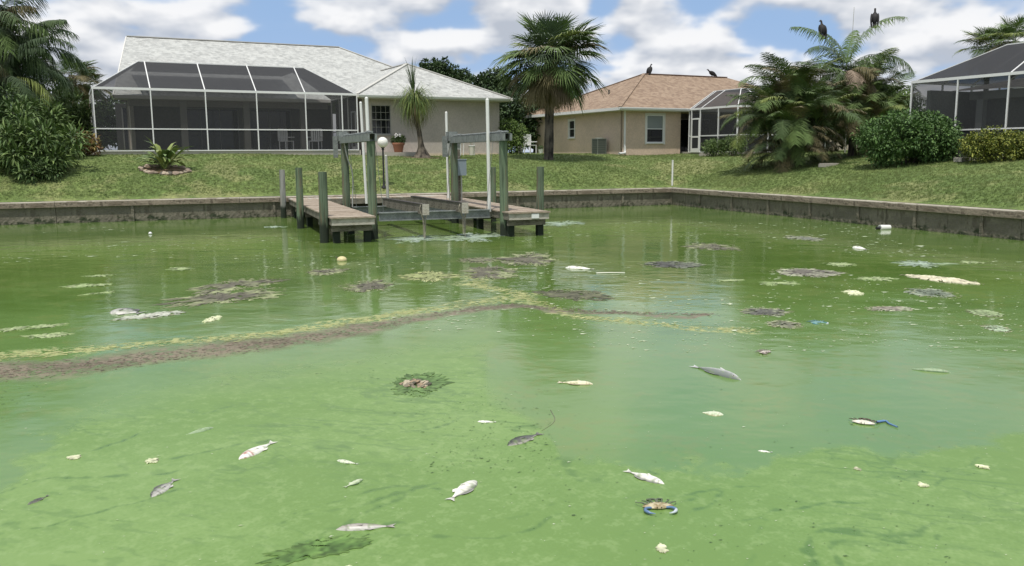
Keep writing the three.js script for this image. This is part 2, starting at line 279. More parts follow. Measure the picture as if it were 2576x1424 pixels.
const CRACKS = [[[690, 1395], [850, 1360], [960, 1310], [1060, 1255], [1140, 1215]], [[1290, 1200], [1370, 1175], [1420, 1150]], [[1560, 1150], [1620, 1180], [1690, 1205]], [[1850, 1410], [1990, 1380], [2130, 1350], [2200, 1330], [2330, 1305], [2450, 1275], [2600, 1235]], [[2040, 1362], [2130, 1352], [2200, 1346]], [[1300, 1110], [1350, 1080], [1400, 1050], [1440, 1010]], [[0, 1178], [120, 1160], [250, 1122], [370, 1088]], [[1180, 1290], [1330, 1255], [1480, 1230], [1600, 1222]], [[700, 1330], [900, 1260], [1000, 1245], [1160, 1240]], [[620, 1420], [820, 1390], [1000, 1340], [1160, 1300]], [[2250, 1165], [2330, 1158], [2420, 1140], [2570, 1130]], [[1560, 1340], [1660, 1300], [1750, 1250]], [[100, 1310], [230, 1280], [420, 1240]], [[1680, 1420], [1850, 1370], [1960, 1300]], [[0, 1262], [140, 1225], [300, 1196], [470, 1165], [640, 1150]], [[300, 985], [480, 965], [640, 938], [800, 912], [930, 884]], [[60, 980], [220, 970], [380, 968], [520, 952]], [[400, 1150], [560, 1120], [700, 1092]], [[470, 1060], [560, 1040], [660, 1018], [760, 1005]], [[960, 1115], [1070, 1085], [1180, 1050]], [[1010, 1060], [1090, 1040], [1150, 1015], [1190, 1000]], [[540, 1400], [720, 1340], [900, 1300], [1010, 1262]], [[1560, 1290], [1740, 1240], [1900, 1215]], [[1870, 1300], [2010, 1282], [2110, 1255], [2190, 1248]], [[2060, 1395], [2200, 1372], [2330, 1330], [2460, 1300]], [[2270, 1210], [2370, 1178], [2460, 1165]], [[1420, 1390], [1540, 1340], [1610, 1290]], [[1700, 1330], [1790, 1270], [1850, 1200]], [[1440, 1150], [1530, 1200], [1600, 1235]], [[950, 1390], [1120, 1345], [1290, 1310], [1430, 1270]], [[760, 1400], [860, 1345], [900, 1340], [1000, 1350]]].map((c) => c.map(([u, v]) => { const p = onY(u, v); return [p.x, p.z]; }));
function segD(x, z, P) { let best = 1e9, w = 0; for (let i = 0; i < P.length - 1; i++) { const [ax, az] = P[i], bx = P[i + 1][0] - ax, bz = P[i + 1][1] - az, t = clamp(((x - ax) * bx + (z - az) * bz) / (bx * bx + bz * bz), 0, 1), dx = x - ax - bx * t, dz = z - az - bz * t, d = dx * dx + dz * dz; if (d < best) { best = d; w = P[i][2] ? lerp(P[i][2], P[i + 1][2], t) : 0; } } return [Math.sqrt(best), w]; }
function filmAt(x, z) {     // > 0 inside the film (nearer than its edge), metres roughly
  const E = FILM_EDGE; if (x < E[0][0]) return Math.min(z - E[0][1], z > -6 ? 9 : x + 3.85 - (z + 6.5) * 0.37);
  for (let i = 0; i < E.length - 1; i++) { const [ax, az] = E[i], [bx, bz] = E[i + 1]; const lo = Math.min(ax, bx), hi = Math.max(ax, bx); if (x >= lo && x < hi) { const e = lerp(az, bz, (x - ax) / (bx - ax)); return Math.min(z - e, z > -6 ? 9 : x + 3.85 - (z + 6.5) * 0.37 + Math.max(0, z + 6.5) * 3); } }
  const k = E[E.length - 1]; return z - k[1];
}
{
  const half = (z0, z1, x0, x1, W, Hh, seed) => {
    // coarse grids of distances, then fine noise
    const GW = 512, GH = 512, brown = new Float32Array(GW * GH), lemon = new Float32Array(GW * GH), crack = new Float32Array(GW * GH), film = new Float32Array(GW * GH);
    for (let j = 0; j < GH; j++) for (let i = 0; i < GW; i++) {
      const x = lerp(x0, x1, i / (GW - 1)), z = lerp(z0, z1, j / (GH - 1)), o = j * GW + i;
      const wx = x + fbm2(x * 1.1, z * 1.1, 3) * 0.5, wz = z + fbm2(x * 1.1 + 40, z * 1.1, 3) * 0.5;
      let q = segD(wx, wz, FOAM_BROWN); brown[o] = q[1] ? q[0] / q[1] : 9;
      let m = 9; for (const P of FOAM_LEMON) { q = segD(wx, wz, P); m = Math.min(m, q[0] / Math.max(q[1], 0.02)); } lemon[o] = m;
      m = 9; for (const P of CRACKS) { q = segD(wx, wz, P); m = Math.min(m, q[0]); } crack[o] = m;
      film[o] = filmAt(x + fbm2(x * 0.6, z * 0.6, 3) * 0.5, z + fbm2(x * 0.6 + 9, z * 0.6, 4) * 0.9);
    }
    const G = (A, x, y) => { const gx = clamp(x * (GW - 1), 0, GW - 1.001), gy = clamp(y * (GH - 1), 0, GH - 1.001), i = gx | 0, j = gy | 0, fx = gx - i, fy = gy - j, o = j * GW + i; return lerp(lerp(A[o], A[o + 1], fx), lerp(A[o + GW], A[o + GW + 1], fx), fy); };
    const rough = new Uint8Array(W * Hh * 4);
    const map = tex(W, Hh, (u, v) => {
      const x = lerp(x0, x1, u), z = lerp(z0, z1, v), i = Math.floor(u * W), j = Math.floor(v * Hh);
      const n1 = fbm2(x * 0.35, z * 0.5, 4), n2 = fbm2(x * 2.2 + 5, z * 2.2, 4), n3 = fbm2(x * 14, z * 14, 3), n4 = z0 > -14 ? noise2(x * 75, z * 75) : 0, fl = fbm2(x * 0.5 + z * 0.35, (z - x * 0.22) * 3.2, 4);
      const fm = G(film, u, v), sf = lerp(0.14, 2.4, sstep(-7.4, -9.4, z)), f = sstep(-sf * 0.6, sf, fm + n2 * 0.35 + n3 * 0.12);
      // open water, tinted by suspended algae
      let c = mixc([0.086, 0.152, 0.030], [0.122, 0.192, 0.046], clamp(0.5 + n1 * 1.3 + fl * 0.6, 0, 1));
      c = mixc(c, [0.138, 0.240, 0.070], sstep(-19, -10, z + n2 * 2.5 + fl * 3) * 0.78);
      c = mixc(c, [0.165, 0.215, 0.062], clamp(n2 * 1.2 + n3 * 0.8 - 0.15, 0, 0.5));
      // film
      let k = mixc([0.138, 0.236, 0.060], [0.184, 0.288, 0.088], clamp(0.5 + n1 * 1.2 + fl * 0.6 + n3 * 0.35 + n4 * 0.4, 0, 1));
      k = mixc(k, [0.27, 0.37, 0.15], clamp(n3 * 1.1 + n4 * 0.25 - 0.22, 0, 0.22));
      let hole = 0; if (f > 0.03) { const vein = Math.max(1 - Math.abs(fbm2(x * 0.8 + n2 * 0.6, (z - x * 0.28) * 2.4, 4)) * 20, (1 - Math.abs(fbm2(x * 1.7 + n2 * 0.5 + 30, (z - x * 0.3) * 4.5, 4)) * 16) * 0.7);      // torn lines drawn out by the drift
      const sparse = sstep(0.02, 0.28, fbm2(x * 0.7 + 3, z * 0.9 + 8, 3));
      hole = clamp(vein, 0, 1) * sparse * 0.6 + sstep(0.22, 0.36, fbm2(x * 6, (z - x * 0.25) * 16 + 60, 3)) * 0.3 * sstep(-0.1, 0.25, n1 + fl);
      const cr = G(crack, u, v); hole = Math.max(hole, (1 - sstep(0.0, 0.012 + 0.032 * clamp(0.5 + n2 * 2.5, 0, 1), cr + n3 * 0.03)) * clamp(0.62 + n2 * 2.2, 0.15, 0.85)); }
      k = mixc(k, [0.072, 0.150, 0.032], clamp(hole, 0, 0.75));
      c = mixc(c, k, f);
      // drift lines: lemon foam, brown scum
      const b = G(brown, u, v), l = G(lemon, u, v), grain = n3 * 0.9 + n2 * 0.9;
      const lm = (1 - sstep(0.55, 1.15, l + grain * 0.75)) * clamp(0.45 + n3 * 2.4 + n2, 0, 0.85);
      const bm = (1 - sstep(0.45, 1.3, b + grain * 0.5)) * clamp(0.82 + n3 * 0.9 + n2 * 0.5, 0.3, 0.92);
      c = mixc(c, mixc([0.27, 0.31, 0.10], [0.40, 0.40, 0.17], clamp(0.5 + n3 * 2, 0, 1)), lm);
      c = mixc(c, mixc([0.115, 0.085, 0.062], [0.215, 0.17, 0.125], clamp(0.5 + n3 * 1.6 + fl, 0, 1)), bm);
      const o = (j * W + i) * 4, ro = clamp(lerp(0.08 + 0.06 * sstep(-15, -10, z), 0.40, f * (1 - hole * 0.6)) + Math.max(lm, bm) * 0.45, 0, 1); rough[o] = 0; rough[o + 1] = Math.round(ro * 255); rough[o + 2] = 0; rough[o + 3] = 255;
      return c;
    }, { wrap: false });
    const rt = new THREE.DataTexture(rough, W, Hh, THREE.RGBAFormat); rt.magFilter = THREE.LinearFilter; rt.minFilter = THREE.LinearFilter; rt.needsUpdate = true;
    return [map, rt];
  };
  const bump = tex(1024, 1024, (x, y) => 0.5 + tileF(x, y, 7, 4, 8) * 0.7, { srgb: false, rep: 6, repV: 9 });
  const sheet = (x0, x1, z0, z1, W, Hh, seed) => {
    const [map, rt] = half(z0, z1, x0, x1, W, Hh, seed), g = new THREE.PlaneGeometry(x1 - x0, z1 - z0, 1, 1); g.rotateX(-Math.PI / 2); g.translate((x0 + x1) / 2, 0, (z0 + z1) / 2);
    const p = g.attributes.position, u = g.attributes.uv; for (let i = 0; i < p.count; i++) u.setXY(i, (p.getX(i) - x0) / (x1 - x0), (p.getZ(i) - z0) / (z1 - z0));
    const b = bump.clone(); b.repeat.set((x1 - x0) / 5, (z1 - z0) / 3.2);
    return [g, new THREE.MeshPhysicalMaterial({ map, roughnessMap: rt, roughness: 1, ior: 1.33, bumpMap: b, bumpScale: 0.006, specularIntensity: 1.0 })];
  };
  const w = new THREE.Group(); w.name = numbered('water'); w.userData.kind = 'structure'; scene.add(w);
  const near = sheet(-10, 10, -13, 2, 2048, 1536, 1), far = sheet(-46, 34, -46, -13, 2048, 1024, 2);
  part('water_surface', near[0], near[1], w); part('water_surface', far[0], far[1], w);
  for (const [x0, x1] of [[-46, -10], [10, 34]]) part('water_surface', sheet(x0, x1, -13, 2, 512, 256, 3)[0], sheet(x0, x1, -13, 2, 512, 256, 3)[1], w);
}
// ---------- houses ----------
// a house frame: x along the front eave (to the right), y up, z out of the front (towards the canal); turned about y
const HT = Math.atan2(Math.cos(62.8 * Math.PI / 180), Math.sin(62.8 * Math.PI / 180));
const HX = V3(Math.cos(HT), 0, -Math.sin(HT)), HZ = V3(Math.sin(HT), 0, Math.cos(HT));
function shingle(base, alt, dark, seed) {       // courses of asphalt shingle, metres
  const map = tex(1024, 1024, (x, y) => {
    const row = Math.floor(y * 40), off = (row * 0.37) % 1, colI = Math.floor((x + off / 18) * 18) % 18, h = VAL[PERM[(colI * 7 + row * 13 + seed) & 255]], n = tileF(x, y, 7, 4, seed), f = tileF(x, y, 170, 2, seed + 3), g = tileF(x, y, 28, 3, seed + 9);
    const c = mixc(base, alt, clamp(0.5 + h * 0.42 + f * 0.7 + n * 0.4 + g * 0.8, 0, 1)); return mixc(c, dark, clamp(-g * 1.3 + f * 0.4 - 0.12 + n * 0.4, 0, 0.5));
  }, { rep: 1 / 5.6 });
  const bump = tex(1024, 1024, (x, y) => { const row = Math.floor(y * 40), fy = y * 40 - row, off = (row * 0.37) % 1, cx = (x + off / 18) * 18, fx = cx - Math.floor(cx); return clamp(1 - fy * 0.75 - (fx < 0.07 ? 0.25 : 0) + tileF(x, y, 28, 3, seed + 9) * 0.5, 0, 1); }, { srgb: false, rep: 1 / 5.6 });
  return std({ map, bumpMap: bump, bumpScale: 0.03, roughness: 0.95, side: THREE.DoubleSide });
}
function stucco(c, k, seed) { return std({ map: tex(512, 512, (x, y) => { const n = tileF(x, y, 4, 5, seed), f = tileF(x, y, 80, 2, seed + 5); const m = 1 + n * 0.14 + f * 0.16; return [c[0] * m, c[1] * m, c[2] * m]; }, { rep: 1 / 4 }), bumpMap: tex(512, 512, (x, y) => 0.5 + tileF(x, y, 64, 3, seed) * 0.9, { srgb: false, rep: 1 / 2 }), bumpScale: 0.006, roughness: 0.92 }); }
const WHITE = std({ color: lin(0.76, 0.76, 0.74), roughness: 0.45 }), TRIM = std({ color: lin(0.66, 0.64, 0.59), roughness: 0.6 }), SOFFIT = std({ color: lin(0.6, 0.58, 0.53), roughness: 0.8 });
const DARKGLASS = new THREE.MeshPhysicalMaterial({ color: lin(0.012, 0.014, 0.015), roughness: 0.06, ior: 1.5 });
const BLIND = new THREE.MeshPhysicalMaterial({ color: lin(0.20, 0.23, 0.22), roughness: 0.35, clearcoat: 1, clearcoatRoughness: 0.06 });
const SCREEN = std({ color: lin(0.045, 0.047, 0.05), roughness: 0.9, transparent: true, opacity: 0.5, side: THREE.DoubleSide });
const SCREEN2 = std({ color: lin(0.032, 0.033, 0.036), roughness: 0.9, transparent: true, opacity: 0.86, side: THREE.DoubleSide });
const SLAB = std({ color: lin(0.42, 0.39, 0.34), roughness: 0.9 });
// wall between two points of a house frame, thickness inwards (-normal), with openings [x0, x1, y0, y1] from its left end
function wallGeo(L, h, th, holes = []) {
  const s = new THREE.Shape(); s.moveTo(0, 0); s.lineTo(L, 0); s.lineTo(L, h); s.lineTo(0, h); s.closePath();
  for (const [a, b, c, d] of holes) { const q = new THREE.Path(); q.moveTo(a, c); q.lineTo(a, d); q.lineTo(b, d); q.lineTo(b, c); q.closePath(); s.holes.push(q); }
  const g = new THREE.ExtrudeGeometry(s, { depth: th, bevelEnabled: false }); g.translate(0, 0, -th); return metreUV(g);
}
const put = (g, x, y, z, ry = 0) => { if (ry) g.rotateY(ry); g.translate(x, y, z); return g; };
// hip roof by explicit planes: each plane is a polygon with its eave direction
function roofPlane(pts) { const e = pts[1].clone().sub(pts[0]).normalize(), n = e.clone().cross(pts[2].clone().sub(pts[0])).normalize(), up = n.clone().cross(e); return polyGeo(pts, pts[0], e, up); }
function windowIn(parent, x, y, z, w, h, { ry = 0, upper = DARKGLASS, lower = DARKGLASS, grid = 0, trim = WHITE, surround = 0 } = {}) {     // centre x, sill y, wall face z
  const o = new THREE.Group(); o.name = 'window'; o.position.set(x, y, z); o.rotation.y = ry; parent.add(o);
  const f = 0.05, fr = [box(w, f, 0.07, 0, f / 2, -0.025), box(w, f, 0.07, 0, h - f / 2, -0.025), box(f, h - 2 * f, 0.07, -w / 2 + f / 2, h / 2, -0.025), box(f, h - 2 * f, 0.07, w / 2 - f / 2, h / 2, -0.025), box(w - 2 * f, 0.045, 0.05, 0, h * 0.5, -0.025)];
  if (grid) { for (let i = 1; i < grid; i++) fr.push(box(0.018, h - 2 * f, 0.02, -w / 2 + w * i / grid, h / 2, -0.036)); for (const q of [0.25, 0.75]) fr.push(box(w - 2 * f, 0.018, 0.0195, 0, h * q, -0.036)); }
  part('frame', fr, trim, o); part('pane', box(w - 2 * f, h / 2 - f, 0.01, 0, h * 0.25 + 0.01, -0.055), lower, o); part('pane', box(w - 2 * f, h / 2 - f, 0.01, 0, h * 0.75 - 0.01, -0.05), upper, o);
  part('sill', box(w + 0.12, 0.06, 0.12, 0, -0.032, 0.03), trim, o);
  if (surround) part('surround', [box(surround, h + 0.24, 0.03, -w / 2 - surround / 2 - 0.002, h / 2, 0.012), box(surround, h + 0.24, 0.03, w / 2 + surround / 2 + 0.002, h / 2, 0.012), box(w, surround, 0.03, 0, h + surround / 2 + 0.002, 0.012)], TRIM, o);
  return o;
}
function slider(parent, x, y, z, w, h, n) {          // sliding glass door of n leaves
  const o = new THREE.Group(); o.name = 'sliding_door'; o.position.set(x, y, z); parent.add(o); const f = 0.05, k = w / n, fr = [box(w, 0.06, 0.09, 0, h - 0.03, 0), box(w, 0.04, 0.09, 0, 0.02, 0)];
  for (let i = 0; i <= n; i++) fr.push(box(f, h - 0.1, 0.07, -w / 2 + clamp(k * i, f / 2, w - f / 2), h / 2, 0.01)); part('frame', fr, std({ color: lin(0.38, 0.38, 0.37), roughness: 0.5 }), o);
  for (let i = 0; i < n; i++) part('pane', box(k - f, h - 0.1, 0.012, -w / 2 + k * (i + 0.5), h / 2, -0.01), DARKGLASS, o);
}

// house 1: grey shingles, beige stucco; frame origin at the left end of the wing's front eave
const H1 = V3(-8.34, 0, -47.3), h1 = (x, y, z) => V3(H1.x + HX.x * x + HZ.x * z, y, H1.z + HX.z * x + HZ.z * z);
{
  const roofMat = shingle([0.385, 0.39, 0.37], [0.51, 0.515, 0.485], [0.29, 0.295, 0.28], 5), wall = stucco([0.47, 0.42, 0.375], 1, 9), y0 = 2.5;
  const house = thing('grey_roofed_house', 'large beige stucco house with pale grey shingle roof behind the boat dock', 'house', V3(H1.x, y0, H1.z), HT);
  const E = 5.75 - y0, tanP = Math.tan(25.4 * Math.PI / 180), mz = -5.1, half = 8.7, rz = mz - half, RL = -11.75, RT = -10.35, RR = 3.1, ER = 10.6, wingW = 9.35, RY = E + half * tanP;
  const RB = -8.4, P = (x, y, z) => V3(x, y, z);
  const rf = new THREE.Group(); rf.name = 'roof'; house.add(rf);
  const wy = E + wingW / 2 * tanP, wz = -wingW / 2, meet = mz - (wy - E) / tanP;      // wing ridge height, its front end and where it runs into the main slope
  part('slope', roofPlane([P(RL, E, mz), P(ER, E, mz), P(RR, RY, rz), P(RT, RY, rz)]), roofMat, rf);
  part('slope', roofPlane([P(ER, E, mz), P(ER, E, mz - 2 * half), P(RR, RY, rz)]), roofMat, rf);
  part('slope', roofPlane([P(ER, E, mz - 2 * half), P(RB, E, mz - 2 * half), P(RT, RY, rz), P(RR, RY, rz)]), roofMat, rf);
  part('slope', roofPlane([P(0, E, 0), P(wingW, E, 0), P(wingW / 2, wy, wz)]), roofMat, rf);
  part('slope', roofPlane([P(wingW, E, 0), P(wingW, E, mz - 0.4), P(wingW / 2, wy, meet - 0.4), P(wingW / 2, wy, wz)]), roofMat, rf);
  part('slope', roofPlane([P(0, E, mz - 0.4), P(0, E, 0), P(wingW / 2, wy, wz), P(wingW / 2, wy, meet - 0.4)]), roofMat, rf);
  const capM = std({ color: lin(0.50, 0.49, 0.45), roughness: 0.95 });
  part('ridge_cap', [bar(P(RT, RY + 0.02, rz), P(RR, RY + 0.02, rz), 0.26, 0.05), bar(P(RR, RY + 0.02, rz), P(ER, E + 0.03, mz), 0.22, 0.04), bar(P(wingW / 2, wy + 0.02, wz), P(wingW / 2, wy + 0.02, meet + 0.3), 0.22, 0.05), bar(P(0, E + 0.03, 0), P(wingW / 2, wy + 0.02, wz), 0.2, 0.05), bar(P(wingW, E + 0.03, 0), P(wingW / 2, wy + 0.02, wz), 0.2, 0.05)], capM, rf);
  // fascia with gutter, soffit
  part('fascia', [box(wingW + 0.02, 0.17, 0.05, wingW / 2, E - 0.085, 0.005), box(0.05, 0.17, -mz + 0.3, -0.005, E - 0.085, mz / 2 + 0.12), box(0.05, 0.17, -mz + 0.3, wingW + 0.005, E - 0.085, mz / 2 + 0.12), box(-RL - 0.05, 0.17, 0.05, RL / 2, E - 0.087, mz + 0.003), bar(P(RL - 0.03, E - 0.1, mz + 0.06), P(RT - 0.03, RY - 0.1, rz), 0.05, 0.2), bar(P(RB - 0.03, E - 0.1, mz - 2 * half), P(RT - 0.03, RY - 0.1, rz), 0.05, 0.2)], TRIM, rf);
  part('gutter', prismX([[0.03, E - 0.15], [0.11, E - 0.15], [0.15, E - 0.05], [0.15, E - 0.01], [0.03, E - 0.01]], -0.02, wingW + 0.1), WHITE, rf);
  part('soffit', [box(wingW - 0.1, 0.02, 0.62, wingW / 2, E - 0.185, -0.31), box(-RL - 0.05, 0.02, 0.9, RL / 2, E - 0.186, mz - 0.45)], SOFFIT, rf);
  const h = E - 0.19, Wz = -0.62, wx0 = 0.62, wx1 = wingW - 0.62;
  // wing front wall with its window, side walls
  const wxc = 1.55, ww = 1.15, wh = 1.62, wsill = h - 0.32 - wh;
  part('wall', put(wallGeo(wx1 - wx0, h + 0.6, 0.2, [[wxc - ww / 2 - wx0, wxc + ww / 2 - wx0, wsill + 0.6, wsill + wh + 0.6]]), wx0, -0.6, Wz), wall, house);
  part('wall', box(0.2, h + 0.6, -mz + 0.2, wx0 - 0.1, h / 2 - 0.3, mz / 2 - 0.52), wall, house);
  part('wall', box(0.2, h + 0.6, 14, wx1 + 0.1, h / 2 - 0.3, -7.63), wall, house);
  windowIn(house, wxc, wsill, Wz, ww, wh, { grid: 4, trim: std({ color: lin(0.34, 0.33, 0.30), roughness: 0.6 }) });
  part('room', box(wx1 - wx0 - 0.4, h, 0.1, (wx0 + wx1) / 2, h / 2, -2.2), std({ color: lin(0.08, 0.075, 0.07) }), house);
  part('foundation', box(wx1 - wx0 + 0.12, 0.75, 0.05, (wx0 + wx1) / 2, -0.33, Wz + 0.026), stucco([0.60, 0.51, 0.38], 1, 3), house);
  // main back wall behind the pool: dark sliding doors between beige piers, a covered lanai in front
  const bz = mz - 2.2;
  const xs = [[-10.0, 2.6, 2], [-6.6, 3.2, 3], [-3.2, 2.6, 2]], holes = [];
  for (const [xc, w] of xs) holes.push([xc - w / 2 - RL - 0.7, xc + w / 2 - RL - 0.7, 0.3, 2.75]);
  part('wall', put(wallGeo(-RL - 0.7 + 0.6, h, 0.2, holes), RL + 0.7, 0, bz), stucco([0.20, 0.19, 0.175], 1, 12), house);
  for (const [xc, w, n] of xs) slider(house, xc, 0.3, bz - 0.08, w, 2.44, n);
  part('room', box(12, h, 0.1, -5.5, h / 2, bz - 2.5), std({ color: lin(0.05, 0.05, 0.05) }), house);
  for (const x of [-8.25, -4.85, -1.6]) part('column', [box(0.34, h - 0.2, 0.34, x, h / 2 + 0.1, mz - 0.55), box(0.42, 0.14, 0.42, x, 0.34, mz - 0.55)], std({ color: lin(0.40, 0.38, 0.34) }), house);
  part('beam', box(-RL - 0.8, 0.36, 0.26, RL / 2 + 0.3, h - 0.17, mz - 0.552), stucco([0.36, 0.33, 0.29], 1, 15), house);
  part('wall', (() => { const g = bar(P(RL + 0.85, h / 2, mz - 2.15), P(RB + 0.3, h / 2, mz - 2 * half + 0.7), 0.2, h); return g; })(), wall, house);     // gable end
  part('gable', polyGeo([P(RB + 0.06, E - 0.2, mz - 2 * half + 0.1), P(RL + 0.06, E - 0.2, mz - 0.1), P(RT + 0.02, RY - 0.13, rz)], P(RL, E, mz), P(0, 0, 1), P(0, 1, 0)), wall, house);
  part('wall', box(0.2, h, 1.6, RL + 0.92, h / 2 - 0.002, mz - 0.52 - 0.85 - 4.25 + 3.4 + 0.0), wall, house);
  part('slab', box(3.3, 0.6, 1.25, 2.0, -0.17, 0.055), SLAB, house);
  part('slab', box(-RL + 2.4, 0.5, 10.0, RL / 2 - 1.1, 0.02, -4.9), SLAB, house);
}

// screened pool cages: white aluminium frame, dark mesh, sloped shoulders rising to a flat top
function cage(name, label, base, turn, { L, W, h, rise, back, bays, sideBays, rail, door, floorY, hipRight = true, hipLeft = true, topBack, frame = WHITE, mesh = SCREEN, roofMesh = SCREEN2, fr = 0.055, kick = 0 }) {
  // local: front face on z = 0 from x = -L to 0, running back to z = -W
  const o = thing(name, label, 'screen enclosure', base, turn), B = (x, y, z) => V3(x, y, z), bz = -(topBack ?? W);
  const xs = bays.map((b) => -L + b * L), hl = hipLeft ? back : 0, hr = hipRight ? back : 0;
  const w = fr;
  xs.forEach((x) => part('post', box(w, h, w + 0.02, x, h / 2, 0), frame, o));
  part('beam', bar(B(-L, h, 0), B(0, h, 0), 0.08, 0.115), frame, o); part('rail', bar(B(-L, rail, 0.002), B(0, rail, 0.002), 0.05, 0.055), frame, o); part('rail', bar(B(-L, 0.03, 0.003), B(0, 0.03, 0.003), 0.05, 0.05), frame, o);
  for (let i = 0; i < xs.length - 1; i++) for (const [a, b] of [[0.05, rail], [rail, h]]) part('screen_panel', quadGeo(B(xs[i], a, 0), B(xs[i + 1], a, 0), B(xs[i + 1], b, 0), B(xs[i], b, 0)), mesh, o);
  // sides
  for (const sx of [-L, 0]) {
    const n = sideBays; for (let i = 1; i <= n; i++) part('post', box(w + 0.018, h, w, sx, h / 2, -W * i / n), frame, o);
    part('beam', bar(B(sx, h - 0.002, 0), B(sx, h - 0.002, -W), 0.08, 0.11), frame, o); part('rail', bar(B(sx, rail, 0), B(sx, rail, -W), 0.046, 0.05), frame, o);
    for (let i = 0; i < n; i++) part('screen_panel', quadGeo(B(sx, 0.05, -W * i / n), B(sx, 0.05, -W * (i + 1) / n), B(sx, h, -W * (i + 1) / n), B(sx, h, -W * i / n)), mesh, o);
  }
  // front shoulder
  const T = h + rise; const tops = xs.map((x) => clamp(x, -L + hl, -hr));
  for (let i = 0; i < xs.length; i++) { const inner = tops[i] === xs[i]; if (inner) part('rib', bar(B(xs[i], h, 0), B(xs[i], T, -back), w * 0.9, w * 0.9), frame, o); }
  part('beam', bar(B(-L + hl, T, -back), B(-hr, T, -back), w, w), frame, o);
  if (hipLeft) part('hip_rib', bar(B(-L, h, 0), B(-L + hl, T, -back), w * 0.7, w * 0.7), frame, o);
  if (hipRight) part('hip_rib', bar(B(0, h, 0), B(-hr, T, -back), w * 0.7, w * 0.7), frame, o);
  for (let i = 0; i < xs.length - 1; i++) { if (tops[i] === tops[i + 1]) part('roof_panel', polyGeo([B(xs[i], h, 0), B(xs[i + 1], h, 0), B(tops[i], T, -back)], B(0, 0, 0), B(1, 0, 0), B(0, 1, 0)), roofMesh, o); else part('roof_panel', quadGeo(B(xs[i], h, 0), B(xs[i + 1], h, 0), B(tops[i + 1], T, -back), B(tops[i], T, -back)), roofMesh, o); }
  // side shoulders and the flat top
  for (const [on, sx, tx] of [[hipLeft, -L, -L + hl], [hipRight, 0, -hr]]) if (on) {
    const n = sideBays; for (let i = 0; i < n; i++) { const a = -W * i / n, b = -W * (i + 1) / n, ta = Math.min(a, -back), tb = Math.min(b, -back); if (ta === tb) part('roof_panel', polyGeo([B(sx, h, a), B(sx, h, b), B(tx, T, tb)], B(0, 0, 0), B(0, 0, 1), B(0, 1, 0)), roofMesh, o); else part('roof_panel', quadGeo(B(sx, h, a), B(sx, h, b), B(tx, T, tb), B(tx, T, ta)), roofMesh, o); if (i && tb < -back) part('rib', bar(B(sx, h, a), B(tx, T, ta), w * 0.9, w * 0.9), frame, o); }
    part('beam', bar(B(tx, T, -back), B(tx, T, bz), w, w), frame, o);
  }
  part('roof_panel', quadGeo(B(-L + hl, T, -back), B(-hr, T, -back), B(-hr, T, bz), B(-L + hl, T, bz)), roofMesh, o);
  tops.forEach((x, i) => { if (x === xs[i]) part('rib', bar(B(x, T - 0.003, -back), B(x, T - 0.003, bz), w * 0.9, w * 0.9), frame, o); });
  return o;
}
{
  const p = h1(-0.05, 2.74, 0.12);
  const L = 12.85, bays = [0, 0.197, 0.394, 0.588, 0.783, 0.935, 1];
  cage('pool_cage', 'wide white framed pool enclosure with dark screens against the grey roofed house', p, HT, { L, W: 5.0, h: 2.98, rise: 1.52, back: 2.25, bays, sideBays: 3, rail: 1.08, topBack: 7.9 });
  // screen door at the right end
  const d = scene.children[scene.children.length - 1], door = new THREE.Group(); door.name = 'screen_door'; d.add(door); door.position.set(-0.04, 0, -0.62); door.rotation.y = Math.PI / 2;
  part('frame', [box(0.07, 2.1, 0.03, -0.38, 1.07, 0), box(0.07, 2.1, 0.03, 0.36, 1.07, 0), box(0.67, 0.07, 0.029, 0, 2.09, 0), box(0.67, 0.07, 0.029, 0, 1.0, 0), box(0.67, 0.2, 0.029, 0, 0.12, 0)], std({ color: lin(0.52, 0.53, 0.54), roughness: 0.5 }), door);
  part('handle', box(0.03, 0.12, 0.05, 0.3, 1.05, 0.03), std({ color: lin(0.1, 0.1, 0.1), metalness: 0.6, roughness: 0.4 }), door);
}

